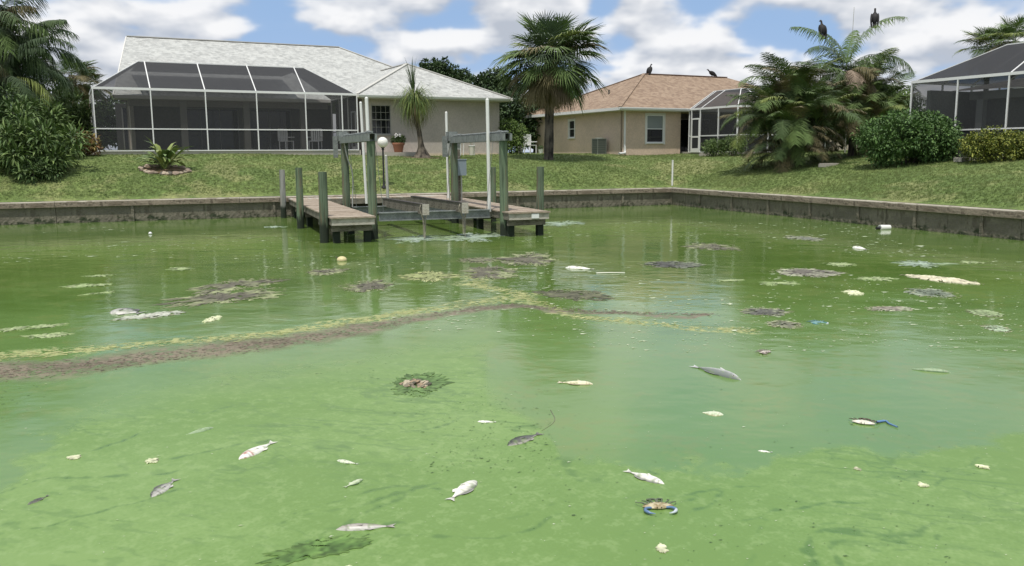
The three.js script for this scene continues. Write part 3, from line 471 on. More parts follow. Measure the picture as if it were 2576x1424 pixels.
// house 2: tan shingles, salmon-beige stucco
const H2 = atDepth(1560, 271.8, 51.2), h2 = (x, y, z) => V3(H2.x + HX.x * x + HZ.x * z, y, H2.z + HX.z * x + HZ.z * z);
{
  const y0 = 2.45, E = 5.18 - y0, house = thing('tan_roofed_house', 'peach stucco house with hipped tan shingle roof behind the tall fan palm', 'house', V3(H2.x, y0, H2.z), HT);
  const roofMat = shingle([0.24, 0.165, 0.112], [0.335, 0.245, 0.17], [0.175, 0.12, 0.082], 21), wall = stucco([0.60, 0.465, 0.355], 1, 31), P = (x, y, z) => V3(x, y, z);
  const half = 6.0, tanP = 2.6 / 6, R = E + 2.6, LX = 19.2, rl = 6, rr = LX - 6, rf = new THREE.Group(); rf.name = 'roof'; house.add(rf);
  part('slope', roofPlane([P(0, E, 0), P(LX, E, 0), P(rr, R, -half), P(rl, R, -half)]), roofMat, rf);
  part('slope', roofPlane([P(0, E, -2 * half), P(0, E, 0), P(rl, R, -half)]), roofMat, rf);
  part('slope', roofPlane([P(LX, E, 0), P(LX, E, -2 * half), P(rr, R, -half)]), roofMat, rf);
  part('slope', roofPlane([P(LX, E, -2 * half), P(0, E, -2 * half), P(rl, R, -half), P(rr, R, -half)]), roofMat, rf);
  part('ridge_cap', [bar(P(rl, R + 0.02, -half), P(rr, R + 0.02, -half), 0.25, 0.05)], std({ color: lin(0.17, 0.105, 0.075), roughness: 0.95 }), rf);
  part('hip_cap', [bar(P(0, E + 0.03, 0), P(rl, R + 0.02, -half), 0.2, 0.045), bar(P(0, E + 0.03, -2 * half), P(rl, R + 0.02, -half), 0.2, 0.045)], roofMat, rf);
  part('fascia', [box(LX, 0.17, 0.04, LX / 2, E - 0.085, 0), box(0.04, 0.17, 2 * half + 0.04, 0, E - 0.086, -half)], WHITE, rf);
  part('gutter', prismX([[0.02, E - 0.14], [0.1, E - 0.14], [0.13, E - 0.05], [0.13, E - 0.01], [0.02, E - 0.01]], -0.1, 5.6), WHITE, rf);
  part('soffit', [box(LX - 0.1, 0.02, 0.6, LX / 2, E - 0.18, -0.3), box(0.6, 0.02, 2 * half - 0.7, 0.3, E - 0.181, -half)], SOFFIT, rf);
  part('vent_pipe', [rod(P(2.6, E + 1.05, -5.1), P(2.6, E + 1.4, -5.1), 0.05, 0.05, 8)], std({ color: lin(0.05, 0.05, 0.05) }), rf);
  const h = E - 0.18, o = 0.6, wx = 3.0, ww = 1.28, wh = 1.66, ws = h - 0.22 - wh;
  part('wall', put(wallGeo(4.95 - o, h + 0.5, 0.2, [[wx - ww / 2 - o, wx + ww / 2 - o, ws + 0.5, ws + wh + 0.5]]), o, -0.5, -o), wall, house);
  windowIn(house, wx, ws, -o, ww, wh, { upper: BLIND, surround: 0.12 });
  // left wall faces -x: build along z
  const L2 = 2 * half - 1.2, wz = 6.45, w2 = 0.72, h2w = 1.12, s2 = h - 0.35 - h2w;
  const g = wallGeo(L2, h + 0.5, 0.2, [[L2 - wz + 0.6 - w2 / 2, L2 - wz + 0.6 + w2 / 2, s2 + 0.5, s2 + h2w + 0.5]]); g.rotateY(-Math.PI / 2); g.translate(o, -0.5, -o - L2 - 0.003); part('wall', g, stucco([0.62, 0.49, 0.39], 1, 37), house);
  windowIn(house, o, s2, -wz, w2, h2w, { ry: -Math.PI / 2, surround: 0.09 });
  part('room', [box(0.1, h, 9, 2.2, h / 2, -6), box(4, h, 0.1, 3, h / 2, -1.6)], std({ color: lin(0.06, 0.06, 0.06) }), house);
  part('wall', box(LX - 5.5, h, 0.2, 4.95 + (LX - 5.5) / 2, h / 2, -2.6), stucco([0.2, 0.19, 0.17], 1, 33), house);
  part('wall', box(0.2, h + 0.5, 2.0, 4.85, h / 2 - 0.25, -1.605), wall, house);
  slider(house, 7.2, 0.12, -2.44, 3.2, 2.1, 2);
  part('downspout', [box(0.09, h - 0.15, 0.07, o + 0.13, (h - 0.15) / 2 + 0.1, -o + 0.04), bar(P(o + 0.13, h - 0.02, -o + 0.05), P(o - 0.25, E - 0.12, 0.02), 0.08, 0.07)], WHITE, house);
  // wall lamp on the left wall
  const lamp = new THREE.Group(); lamp.name = 'wall_lamp'; house.add(lamp); lamp.position.set(o - 0.06, 1.55, -9.2);
  part('bracket', box(0.06, 0.3, 0.08, 0, 0, 0), std({ color: lin(0.02, 0.02, 0.02) }), lamp); part('shade', rod(V3(-0.1, -0.16, 0), V3(-0.1, 0.1, 0), 0.06, 0.09, 8), std({ color: lin(0.03, 0.03, 0.03) }), lamp);
  part('slab', box(6, 0.3, 5, 8.2, -0.05, 1.2), SLAB, house);
  const c = h2(5.15, y0 + 0.05, 0.1);
  // its cage: left face with the door runs out from the wall towards the canal
  const turn = HT - Math.PI / 2, cg = cage('lanai_cage', 'small screen porch with a white screen door at the tan roofed house', V3(c.x + HZ.x * 4.2, c.y, c.z + HZ.z * 4.2), turn, { L: 4.3, W: 7, h: 2.62, rise: 1.15, back: 1.9, bays: [0, 0.05, 0.24, 0.62, 1], sideBays: 3, rail: 1.0, topBack: 7, hipLeft: false });
  const door = new THREE.Group(); door.name = 'screen_door'; cg.add(door); door.position.set(-4.3 + 4.3 * 0.145, 0, 0.032);
  part('frame', [box(0.13, 2.05, 0.03, -0.36, 1.04, 0), box(0.13, 2.05, 0.03, 0.36, 1.04, 0), box(0.6, 0.09, 0.029, 0, 2.03, 0), box(0.6, 0.1, 0.029, 0, 0.95, 0), box(0.6, 0.24, 0.029, 0, 0.14, 0)], WHITE, door);
  part('screen_panel', quadGeo(V3(-0.3, 0.2, 0), V3(0.3, 0.2, 0), V3(0.3, 2, 0), V3(-0.3, 2, 0)), SCREEN2, door);
}

// house 3 at the right edge: grey walls behind a big dark cage
{
  const c = atDepth(2295, 207, 37.8), y0 = 2.1, turn = HT - Math.PI / 2, along = V3(-HZ.x, 0, -HZ.z), base = V3(c.x - along.x * 14.5, y0, c.z - along.z * 14.5);
  cage('pool_cage', 'dark screened pool enclosure with white frame cut by the right edge of the picture', base.clone(), turn, { L: 14.5, W: 8, h: c.y - y0, rise: 1.42, back: 2.5, bays: [0, 0.15, 0.30, 0.45, 0.6, 0.75, 0.9, 1], sideBays: 4, rail: 1.25, topBack: 8, mesh: SCREEN, roofMesh: SCREEN2, hipLeft: true });
  // local x of this house: along the cage front; z out of it
  const house = thing('grey_house', 'dim grey house wall with pale columns inside the dark screened enclosure at right', 'house', base, turn);
  part('wall', box(0.2, 3.0, 7.0, -14.25, 1.5, -4.3), stucco([0.22, 0.23, 0.215], 1, 54), house);
  // cage x runs from -13 (far) to 0 (near); house wall 3.4 m behind its front
  part('wall', box(15.4, 3.0, 0.25, -6.4, 1.5, -3.9), stucco([0.26, 0.27, 0.25], 1, 52), house);
  for (const x of [-13.2, -11.0, -8.2, -5.4, -2.6]) part('column', box(0.3, 2.9, 0.3, x, 1.45, -2.9), std({ color: lin(0.42, 0.43, 0.42) }), house);
  for (const x of [-9.6, -4.0]) slider(house, x, 0.12, -3.74, 2.2, 2.2, 2);
  part('beam', box(15, 0.35, 0.3, -6.2, 2.78, -2.9), std({ color: lin(0.36, 0.36, 0.34) }), house);
  part('roof', roofPlane([V3(-14.6, 3.0, -2.4), V3(1.4, 3.0, -2.4), V3(1.4, 4.1, -7.9), V3(-11.6, 4.1, -7.9)]), shingle([0.36, 0.34, 0.32], [0.45, 0.43, 0.4], [0.28, 0.27, 0.26], 61), house);
  part('slab', box(14.7, 1.0, 8.2, -7.2, -0.47, -4.05), SLAB, house);
}
// a far roof seen between the palms and the right cage
{
  const c = atDepth(2235, 290, 70), house = thing('brown_roofed_house', 'distant low house with a salmon brown roof behind the round green bush', 'house', V3(c.x, 2.5, c.z), HT + 0.2);
  const E = c.y - 2.5, R = E + 2.4; const P = V3;
  const m = shingle([0.30, 0.17, 0.115], [0.38, 0.23, 0.16], [0.24, 0.14, 0.1], 71), rf = new THREE.Group(); rf.name = 'roof'; house.add(rf);
  part('slope', roofPlane([P(-7, E, 0), P(9, E, 0), P(4, R, -5), P(-2, R, -5)]), m, rf); part('slope', roofPlane([P(-7, E, -10), P(-7, E, 0), P(-2, R, -5)]), m, rf); part('slope', roofPlane([P(9, E, 0), P(9, E, -10), P(4, R, -5)]), m, rf); part('slope', roofPlane([P(9, E, -10), P(-7, E, -10), P(-2, R, -5), P(4, R, -5)]), m, rf);
  part('fascia', box(16, 0.18, 0.05, 1, E - 0.09, 0.01), WHITE, rf);
  part('wall', [box(15, E, 0.2, 1, E / 2 - 0.09, -0.6), box(0.2, E, 9, -6.4, E / 2 - 0.09, -5.21)], stucco([0.42, 0.36, 0.28], 1, 73), house);
  windowIn(house, 0, 1.0, -0.5, 1.3, 1.2, {});
}
// ---------- plants ----------
const leafMat = (r, g, b, o = {}) => new THREE.MeshPhysicalMaterial({ color: lin(r, g, b), roughness: 0.74, transmission: 0.18, thickness: 0, ior: 1.35, side: THREE.DoubleSide, ...o });
const tinted = (o = {}) => new THREE.MeshPhysicalMaterial({ vertexColors: true, roughness: 0.6, transmission: 0.15, thickness: 0, ior: 1.35, side: THREE.DoubleSide, ...o });
const G = { palm: leafMat(0.068, 0.112, 0.034), palm2: leafMat(0.105, 0.165, 0.042), young: leafMat(0.19, 0.235, 0.055), tired: leafMat(0.165, 0.14, 0.065), dead: leafMat(0.31, 0.24, 0.175, { transmission: 0.05 }), deep: leafMat(0.04, 0.072, 0.026), blue: leafMat(0.075, 0.115, 0.06) };
const barkTex = tex(256, 512, (x, y) => { const n = tileF(x, y, 8, 4, 5), rg = Math.abs(((y * 16 + n * 0.6) % 1) - 0.5) * 2; const k = 0.7 + n * 0.9 - (rg > 0.86 ? 0.28 : 0); return [0.17 * k, 0.145 * k, 0.115 * k]; }, { rep: 1, repV: 0.45 });
const BARK = std({ map: barkTex, roughness: 0.95, bumpMap: tex(256, 512, (x, y) => { const n = tileF(x, y, 10, 4, 5), rg = Math.abs(((y * 16 + n * 0.6) % 1) - 0.5) * 2; return 0.5 + n * 0.5 - (rg > 0.86 ? 0.4 : 0); }, { srgb: false, rep: 1, repV: 0.45 }), bumpScale: 0.04 });
const TWIG = std({ color: lin(0.13, 0.11, 0.085), roughness: 0.95 }), CANE = std({ color: lin(0.19, 0.19, 0.095), roughness: 0.7 });

class Strips {          // long tapered leaf blades
  constructor() { this.p = []; this.n = 0; this.i = []; this.c = null; }
  strip(pts, ws, side, col) {
    const b = this.n; for (let k = 0; k < pts.length; k++) { const w = ws[k] / 2, q = pts[k]; this.p.push(q.x - side.x * w, q.y - side.y * w, q.z - side.z * w, q.x + side.x * w, q.y + side.y * w, q.z + side.z * w); if (col) { (this.c ??= []).push(...col, ...col); } this.n += 2; }
    for (let k = 0; k < pts.length - 1; k++) { const a = b + k * 2; this.i.push(a, a + 1, a + 3, a, a + 3, a + 2); } return this;
  }
  geo() { const g = new THREE.BufferGeometry(); g.setAttribute('position', new THREE.Float32BufferAttribute(this.p, 3)); if (this.c) g.setAttribute('color', new THREE.Float32BufferAttribute(this.c, 3)); g.setIndex(this.i); g.computeVertexNormals(); return g; }
}
function curveDown(el, bend, L, n, pw = 1.4) { const pts = [V3(0, 0, 0)], tan = []; let x = 0, y = 0; for (let k = 0; k < n; k++) { const a = el - bend * Math.pow((k + 0.5) / n, pw); x += Math.cos(a) * L / n; y += Math.sin(a) * L / n; pts.push(V3(x, y, 0)); tan.push(V3(Math.cos(a), Math.sin(a), 0)); } tan.push(tan[n - 1]); return [pts, tan]; }
function pinnate(el, L, bend, { n = 34, len = 0.55, w = 0.035, hang = 0.5, bare = 0.16, seed = 1, ragged = 0 } = {}) {      // feather frond in the x-y plane
  const r = rng(seed), S = new Strips(), [pts, tan] = curveDown(el, bend, L, 12);
  for (let k = 0; k < 12; k++) S.strip([pts[k], pts[k + 1]], [0.05 * (1 - k / 13), 0.05 * (1 - (k + 1) / 13)], V3(0, 0, 1));
  for (let k = 0; k < n; k++) {
    const t = bare + (1 - bare) * (k + 0.5) / n, f = t * 12, i = Math.min(11, Math.floor(f)), p = pts[i].clone().lerp(pts[i + 1], f - i), T = tan[i], l = len * (Math.sin(Math.PI * clamp(0.12 + 0.86 * (k / n), 0, 1)) * 0.72 + 0.3);
    for (const sd of [-1, 1]) {
      if (ragged && r() < ragged) continue;
      const N = V3(-T.y, T.x, 0), d = V3(0, 0, sd).multiplyScalar(0.82).addScaledVector(T, 0.48 + 0.2 * r()).addScaledVector(N, 0.28 * (r() - 0.2)).normalize();
      const ll = l * (0.8 + 0.35 * r()), a = p.clone().addScaledVector(d, ll * 0.5), b = p.clone().addScaledVector(d, ll), g = hang * ll * (0.7 + 0.6 * r()); a.y -= g * 0.22; b.y -= g;
      S.strip([p, a, b], [w * 0.7, w, 0.004], T.clone().lerp(V3(0, r() - 0.5, r() - 0.5), 0.3).normalize());
    }
  }
  return S.geo();
}
function fan(el, Lp, R, bend, { n = 30, w = 0.055, hang = 0.4, spread = 2.1, seed = 1 } = {}) {                    // costapalmate fan frond
  const r = rng(seed), S = new Strips(), [pts, tan] = curveDown(el, bend, Lp, 6, 1.2);
  for (let k = 0; k < 6; k++) S.strip([pts[k], pts[k + 1]], [0.045, 0.04], V3(0, 0, 1));
  const [cp, ct] = curveDown(el - bend, bend * 0.9, R * 0.55, 4, 1); const o = pts[6];
  for (let k = 0; k < n; k++) {
    const ph = lerp(-spread, spread, (k + 0.5) / n) + (r() - 0.5) * 0.05, along = Math.max(0, Math.cos(ph * 0.75)), ci = along * 3.2, i = Math.floor(ci), P = cp[i].clone().lerp(cp[i + 1], ci - i).add(o), T = ct[i];
    const N = V3(-T.y, T.x, 0), d = T.clone().multiplyScalar(Math.cos(ph)).addScaledVector(V3(0, 0, 1), Math.sin(ph)).addScaledVector(N, 0.22 * Math.abs(Math.sin(ph))).normalize(), L = R * (0.72 + 0.28 * Math.cos(ph * 0.6)) * (0.9 + 0.2 * r()) * 0.8;
    const q = []; for (const f of [0, 0.45, 0.75, 1]) { const x = P.clone().addScaledVector(d, L * f); x.y -= hang * L * Math.pow(f, 2.4) * (0.75 + 0.5 * r()); q.push(x); }
    const side = d.clone().cross(N).normalize().multiplyScalar(1); S.strip(q, [0.02, w * 1.25, w * 0.7, 0.004], side.lerp(N, 0.35 * (k % 2 ? 1 : -1)).normalize());
  }
  return S.geo();
}
// leaves gathered in clumps over a volume: one crown mesh
function leafMass({ n, clumps, size, len, w, cols, seed, droop = 0.3, flat = 0.5, core = 0.0 }) {
  const r = rng(seed), pos = [], col = [], idx = []; let b = 0; const C = [];
  for (let k = 0; k < clumps.length; k++) C.push(clumps[k]);
  for (let k = 0; k < n; k++) {
    const c = C[Math.floor(r() * C.length)]; let d; do { d = V3(r() * 2 - 1, r() * 2 - 1, r() * 2 - 1); } while (d.lengthSq() > 1 || d.lengthSq() < 0.02);
    const q = d.clone().normalize(), rad = Math.pow(r(), 0.45 - core * 0.2), p = V3(c[0] + q.x * rad * c[3], c[1] + q.y * rad * c[3] * (c[4] ?? 0.85), c[2] + q.z * rad * c[3]);
    const out = q.clone().add(V3((r() - 0.5) * 1.3, (r() - 0.35) * 1.0, (r() - 0.5) * 1.3)).normalize(); out.y -= droop * (0.4 + r()); out.normalize();
    const up = V3((r() - 0.5) * 1.2, 1, (r() - 0.5) * 1.2).normalize(), sd = out.clone().cross(up).normalize(), nn = sd.clone().cross(out).normalize(), L = len * (0.65 + 0.7 * r()), W = w * (0.7 + 0.6 * r()) * 0.5;
    const m = p.clone().addScaledVector(out, L * 0.5).addScaledVector(nn, L * 0.06), e = p.clone().addScaledVector(out, L).addScaledVector(nn, -L * 0.12);
    for (const x of [p, m.clone().addScaledVector(sd, -W).addScaledVector(nn, W * 0.5), e, m.clone().addScaledVector(sd, W).addScaledVector(nn, W * 0.5), m]) pos.push(x.x, x.y, x.z);
    const t = r(), ci = Math.min(cols.length - 2, Math.floor(t * (cols.length - 1))), cc = mixc(cols[ci], cols[ci + 1], t * (cols.length - 1) - ci), kk = 0.8 + 0.4 * r(); for (let z = 0; z < 5; z++) col.push(cc[0] * kk, cc[1] * kk, cc[2] * kk);
    idx.push(b, b + 1, b + 4, b + 1, b + 2, b + 4, b + 4, b + 2, b + 3, b, b + 4, b + 3); b += 5;
  }
  const g = new THREE.BufferGeometry(); g.setAttribute('position', new THREE.Float32BufferAttribute(pos, 3)); g.setAttribute('color', new THREE.Float32BufferAttribute(col, 3)); g.setIndex(idx); g.computeVertexNormals(); return g;
}
const LEAF = tinted(), PERCH = [];
// clumps spread over an ellipsoid shell (rx, ry, rz) standing on the ground
function domeClumps(rx, ry, rz, n, rc, seed, { cy = ry, low = -0.75, jitter = 0.16 } = {}) { const r = rng(seed), out = []; for (let k = 0; k < n; k++) { const y = lerp(low, 1, (k + 0.5) / n), a = k * 2.39996 + r() * 0.6, h = Math.sqrt(Math.max(0, 1 - y * y)), f = 0.84 + (r() - 0.5) * 2 * jitter; out.push([Math.cos(a) * h * rx * f, cy + y * ry * f, Math.sin(a) * h * rz * f, rc * (0.7 + 0.6 * r())]); } for (let k = 0; k < n / 3; k++) { const a = r() * 6.28, q = Math.sqrt(r()) * 0.6; out.push([Math.cos(a) * q * rx, cy + (r() * 1.2 - 0.6) * ry * 0.7, Math.sin(a) * q * rz, rc * 1.15]); } return out; }
function branches(o, pts, r0, mat = TWIG, name = 'branch') { for (const q of pts) part(name, tubeThrough(q, r0, r0 * 0.35, 6, 8), mat, o); }
function bush(name, label, category, base, { rx, ry, rz = rx, clumps = 40, rc = 0.3, n = 9000, len = 0.11, w = 0.045, cols, seed, droop, low = -0.8, jitter, stems = 6, group }) {
  const o = thing(name, label, category, base, 0, group), r = rng(seed + 1);
  const st = []; for (let k = 0; k < stems; k++) { const a = k / stems * 6.28 + r(), q = 0.5 + 0.3 * r(); st.push(tubeThrough([V3(0.1 * Math.cos(a), -0.08, 0.1 * Math.sin(a)), V3(Math.cos(a) * rx * 0.3, ry * 0.6, Math.sin(a) * rz * 0.3), V3(Math.cos(a) * rx * q, ry * (1.1 + 0.4 * r()), Math.sin(a) * rz * q)], 0.035, 0.012, 5, 6)); }
  part('stem', st, TWIG, o); part('foliage', leafMass({ n, clumps: domeClumps(rx, ry, rz, clumps, rc, seed, { cy: ry * 0.93, low, jitter }), len, w, cols, seed: seed + 2, droop }), LEAF, o); return o;
}
function broadTree(label, base, { h, r, clumps = 40, n = 9000, rc = 0.55, len = 0.3, w = 0.14, cols, seed, trunk = 0.22, group, ry = 0.75 }) {
  const o = thing('broadleaf_tree', label, 'tree', base, 0, group), q = rng(seed), cy = h - r * ry;
  part('trunk', tubeThrough([V3(0, -0.3, 0), V3(0.1, cy * 0.5, 0.05), V3(0, cy + r * 0.2, 0)], trunk, trunk * 0.45, 8, 10), BARK, o);
  const cl = domeClumps(r, r * ry, r, clumps, rc, seed, { cy, low: -0.7, jitter: 0.28 }); const bs = cl.filter((_, i) => i % 5 === 0).map((c) => tubeThrough([V3(0, cy * 0.7, 0), V3(c[0] * 0.5, (cy * 0.75 + c[1]) / 2, c[2] * 0.5), V3(c[0], c[1], c[2])], trunk * 0.32, 0.02, 5, 6)); part('limb', bs, TWIG, o);
  part('crown', leafMass({ n, clumps: cl, len, w, cols, seed: seed + 3, droop: 0.2 }), LEAF, o); return o;
}

// --- the tall fan palm between the houses ---
const SABAL = { up: [0, 1, 2].map((k) => fan(1.4 - k * 0.25, 0.95, 1.6, 0.22, { hang: 0.2, seed: 11 + k, n: 36 })), mid: [0, 1, 2, 3, 4].map((k) => fan(0.88 - k * 0.2, 1.1, 1.55, 0.3, { hang: 0.42, seed: 21 + k, n: 38 })), low: [0, 1, 2, 3].map((k) => fan(0.0 - k * 0.2, 0.95, 1.15, 0.3, { hang: 0.42, seed: 31 + k, n: 36, spread: 1.9 })), dead: [0, 1, 2].map((k) => fan(-0.7 - k * 0.22, 0.7, 0.95, 0.25, { hang: 0.5, seed: 41 + k, n: 30, spread: 1.4 })) };
function fanPalm(label, base, h, scale, seed, { nUp = 16, nMid = 44, nLow = 30, nDead = 24, trunkR = 0.24, lean = 0 } = {}) {
  const o = thing('fan_palm', label, 'palm tree', base), r = rng(seed);
  part('trunk', tubeThrough([V3(0, -0.3, 0), V3(lean * 0.3, h * 0.35, 0), V3(lean * 0.6, h * 0.7, 0), V3(lean, h, 0)], trunkR, trunkR * 0.92, 12, 24, (t) => trunkR * (1.12 - 0.25 * t + (t < 0.06 ? 0.22 * (1 - t / 0.06) : 0) + 0.03 * Math.sin(t * 130))), BARK, o);
  const boots = []; for (let k = 0; k < 26; k++) { const a = k * 2.4, y = h - 1.0 + k * 0.036; boots.push(bar(V3(lean + Math.cos(a) * trunkR * 0.8, y, Math.sin(a) * trunkR * 0.8), V3(lean + Math.cos(a) * trunkR * 1.6, y + 0.3, Math.sin(a) * trunkR * 1.6), 0.1, 0.04)); } part('boot', boots, std({ color: lin(0.16, 0.125, 0.085), roughness: 0.95 }), o);
  const add = (geo, mat, a, k, dy) => { const m = part('frond', geo, mat, o); m.position.set(lean + Math.cos(a) * 0.1 * scale, h + dy, -Math.sin(a) * 0.1 * scale); m.rotation.set((r() - 0.5) * 0.25, a, (r() - 0.5) * 0.2, 'YXZ'); m.scale.setScalar(k * scale); };
  const ring = (n, list, mats, dy) => { for (let k = 0; k < n; k++) add(list[Math.floor(r() * list.length)], mats[Math.floor(r() * mats.length)], k / n * 6.283 + r() * 0.5, 0.88 + 0.22 * r(), dy + (r() - 0.5) * 0.25); };
  ring(nUp, SABAL.up, [G.palm2, G.palm2, G.blue], 0.15); ring(nMid, SABAL.mid, [G.palm2, G.palm2, G.palm, G.blue, G.tired, G.young], 0); ring(nLow, SABAL.low, [G.palm, G.tired, G.tired, G.palm2], -0.15); ring(nDead, SABAL.dead, [G.dead, G.dead, G.tired], -0.3); return o;
}
{
  const b = onLawn(1380, 402); fanPalm('tall bushy fan palm with hanging brown fronds standing alone on the lawn between the houses', b, atDepth(1388, 160, -b.z).y - b.y, 1.08, 5, { lean: 0.12 });
  // flower stalks
  const p = atDepth(2488, 128, 62), q = atDepth(2552, 112, 60);
  for (const [c, l] of [[p, 'far fan palm crown rising left of the flat top of the right enclosure'], [q, 'far fan palm crown at the right edge of the picture above the dark enclosure']]) fanPalm(l, V3(c.x, 2.5, c.z), c.y - 2.5, 0.78, c === p ? 61 : 62, { nUp: 10, nMid: 20, nLow: 14, nDead: 4, trunkR: 0.18 });
  for (const [u, v, D, s, l, sc] of [[182, 196, 56, 71, 'small fan palm behind the left bushes with a round head', 0.62], [222, 222, 58, 72, 'lower small fan palm close to the left end of the pool enclosure', 0.55]]) { const c = atDepth(u, v, D); fanPalm(l, V3(c.x, 2.6, c.z), c.y - 2.6, sc, s, { nUp: 10, nMid: 18, nLow: 12, nDead: 4, trunkR: 0.15 }); }
}
// --- ponytail palm before the grey house ---
{
  const b = onLawn(1062, 397), D = -b.z, top = atDepth(1044, 262, D), o = thing('ponytail_palm', 'ponytail palm with swollen base and drooping thin leaves before the beige wall', 'palm tree', b), h = top.y - b.y, dx = top.x - b.x, r = rng(17);
  part('trunk', tubeThrough([V3(0, -0.12, 0), V3(-0.01, 0.3, 0), V3(-0.12, h * 0.45, 0), V3(dx * 0.8, h * 0.8, 0), V3(dx, h, 0)], 0.4, 0.1, 14, 26, (t) => 0.105 + 0.36 * Math.exp(-Math.pow(t / 0.16, 2)) + 0.05 * (1 - t)), std({ map: barkTex, color: lin(1.5, 1.45, 1.4), roughness: 0.95, bumpMap: BARK.bumpMap, bumpScale: 0.03 }), o);
  for (const [mat, n, seed] of [[G.palm2, 330, 1], [G.young, 260, 2], [G.tired, 110, 3]]) {
    const S = new Strips(), q = rng(seed + 90);
    for (let k = 0; k < n; k++) { const a = q() * 6.283, e = mat === G.tired ? -0.5 + q() * 0.7 : 0.15 + q() * 1.3, L = 1.7 * (0.75 + 0.5 * q()), [P] = curveDown(e, 1.5 + q() * 1.1, L, 5, 0.75), ca = Math.cos(a), sa = Math.sin(a); S.strip(P.map((p) => V3(dx + p.x * ca * 0.88, h + 0.35 * q() + p.y, p.x * sa * 0.88)), [0.03, 0.03, 0.026, 0.02, 0.013, 0.003], V3(-sa, 0, ca)); }
    part('leaves', S.geo(), mat, o);
  }
  const S = new Strips(); for (let k = 0; k < 80; k++) { const a = r() * 6.283, [P] = curveDown(1.45, 0.5 + 0.7 * r(), 1.3 + 1.0 * r(), 5, 2.2), ca = Math.cos(a), sa = Math.sin(a); S.strip(P.map((p) => V3(dx - 0.12 * p.y + p.x * ca * 0.7, h + p.y * 1.2, p.x * sa * 0.7)), [0.03, 0.03, 0.026, 0.02, 0.013, 0.003], V3(-sa, 0, ca)); } part('leaves', S.geo(), G.palm, o);
  const ring = thing('mulch_bed', 'pale mulch patch around the ponytail palm base', 'mulch', V3(b.x, ground(b.x, b.z) + 0.004, b.z)); const mg = []; for (let k = 0; k < 240; k++) { const a = r() * 6.283, q = 0.35 + 0.45 * Math.sqrt(r()), x = Math.cos(a) * q * 1.25, z = Math.sin(a) * q; mg.push(box(0.09 * (0.5 + r()), 0.03, 0.04, x, ground(b.x + x, b.z + z) - ground(b.x, b.z) + 0.01, z, r() * 3)); } part('chips', mg, std({ color: lin(0.32, 0.24, 0.16), roughness: 0.95 }), ring).userData.kind = 'stuff'; ring.userData.kind = 'stuff';
}
// --- feather palms ---
const FEATHER = (seed, o = {}) => ({ up: [0, 1, 2].map((k) => pinnate(1.3 - 0.12 * k, 2.3, 1.0 + 0.2 * k, { seed: seed + k, ...o })), mid: [0, 1, 2, 3].map((k) => pinnate(0.95 - 0.2 * k, 2.35, 1.5 + 0.1 * k, { seed: seed + 10 + k, ...o })), low: [0, 1, 2].map((k) => pinnate(0.2 - 0.25 * k, 2.2, 1.25, { seed: seed + 20 + k, hang: 0.7, ...o })) });
const ARECA = FEATHER(100, { n: 46, len: 0.58, w: 0.036, hang: 0.32 }), QUEEN = FEATHER(200, { n: 52, len: 0.62, w: 0.032, hang: 0.85 });
function frondCrown(o, set, c, n, k, r, mats, { up = 0.3, mid = 0.45, yaw0 = 0 } = {}) { for (let i = 0; i < n; i++) { const f = (i + 0.5) / n, list = f < up ? set.up : f < up + mid ? set.mid : set.low, m = part('frond', list[Math.floor(r() * list.length)], mats[Math.floor(r() * mats.length)], o); m.position.copy(c); m.rotation.set((r() - 0.5) * 0.4, yaw0 + i * 2.39996 + r() * 0.5, (r() - 0.5) * 0.15, 'YXZ'); m.scale.setScalar(k * (0.82 + 0.36 * r())); } }
function clumpPalm(label, base, { stems, spread, hMin, hMax, per, k, seed, mats, skirt = 0 }) {
  const o = thing('clumping_palm', label, 'palm tree', base), r = rng(seed);
  for (let i = 0; i < stems; i++) { const a = i * 2.39996, q = Math.sqrt((i + 0.5) / stems), h = lerp(hMax, hMin, q * (0.7 + 0.3 * r())), bx = Math.cos(a) * spread * 0.3 * q, bz = Math.sin(a) * spread * 0.3 * q, tx = Math.cos(a) * spread * q, tz = Math.sin(a) * spread * q; part('cane', tubeThrough([V3(bx, -0.1, bz), V3(lerp(bx, tx, 0.35), h * 0.5, lerp(bz, tz, 0.35)), V3(tx, h, tz)], 0.05, 0.035, 6, 8), CANE, o); frondCrown(o, ARECA, V3(tx, h, tz), per, k, r, mats, { up: 0.5, mid: 0.36, yaw0: a }); }
  for (let i = 0; i < skirt; i++) { const m = part('frond', ARECA.low[i % 3], r() < 0.35 ? G.tired : mats[i % mats.length], o), a = i / skirt * 6.283 + r() * 0.4; m.position.set(Math.cos(a) * spread * 0.35, 0.5 + r() * 1.2, -Math.sin(a) * spread * 0.35); m.rotation.set((r() - 0.5) * 0.3, a, 0.5 * r(), 'YXZ'); m.scale.setScalar(k * (0.7 + 0.3 * r())); }
  return o;
}
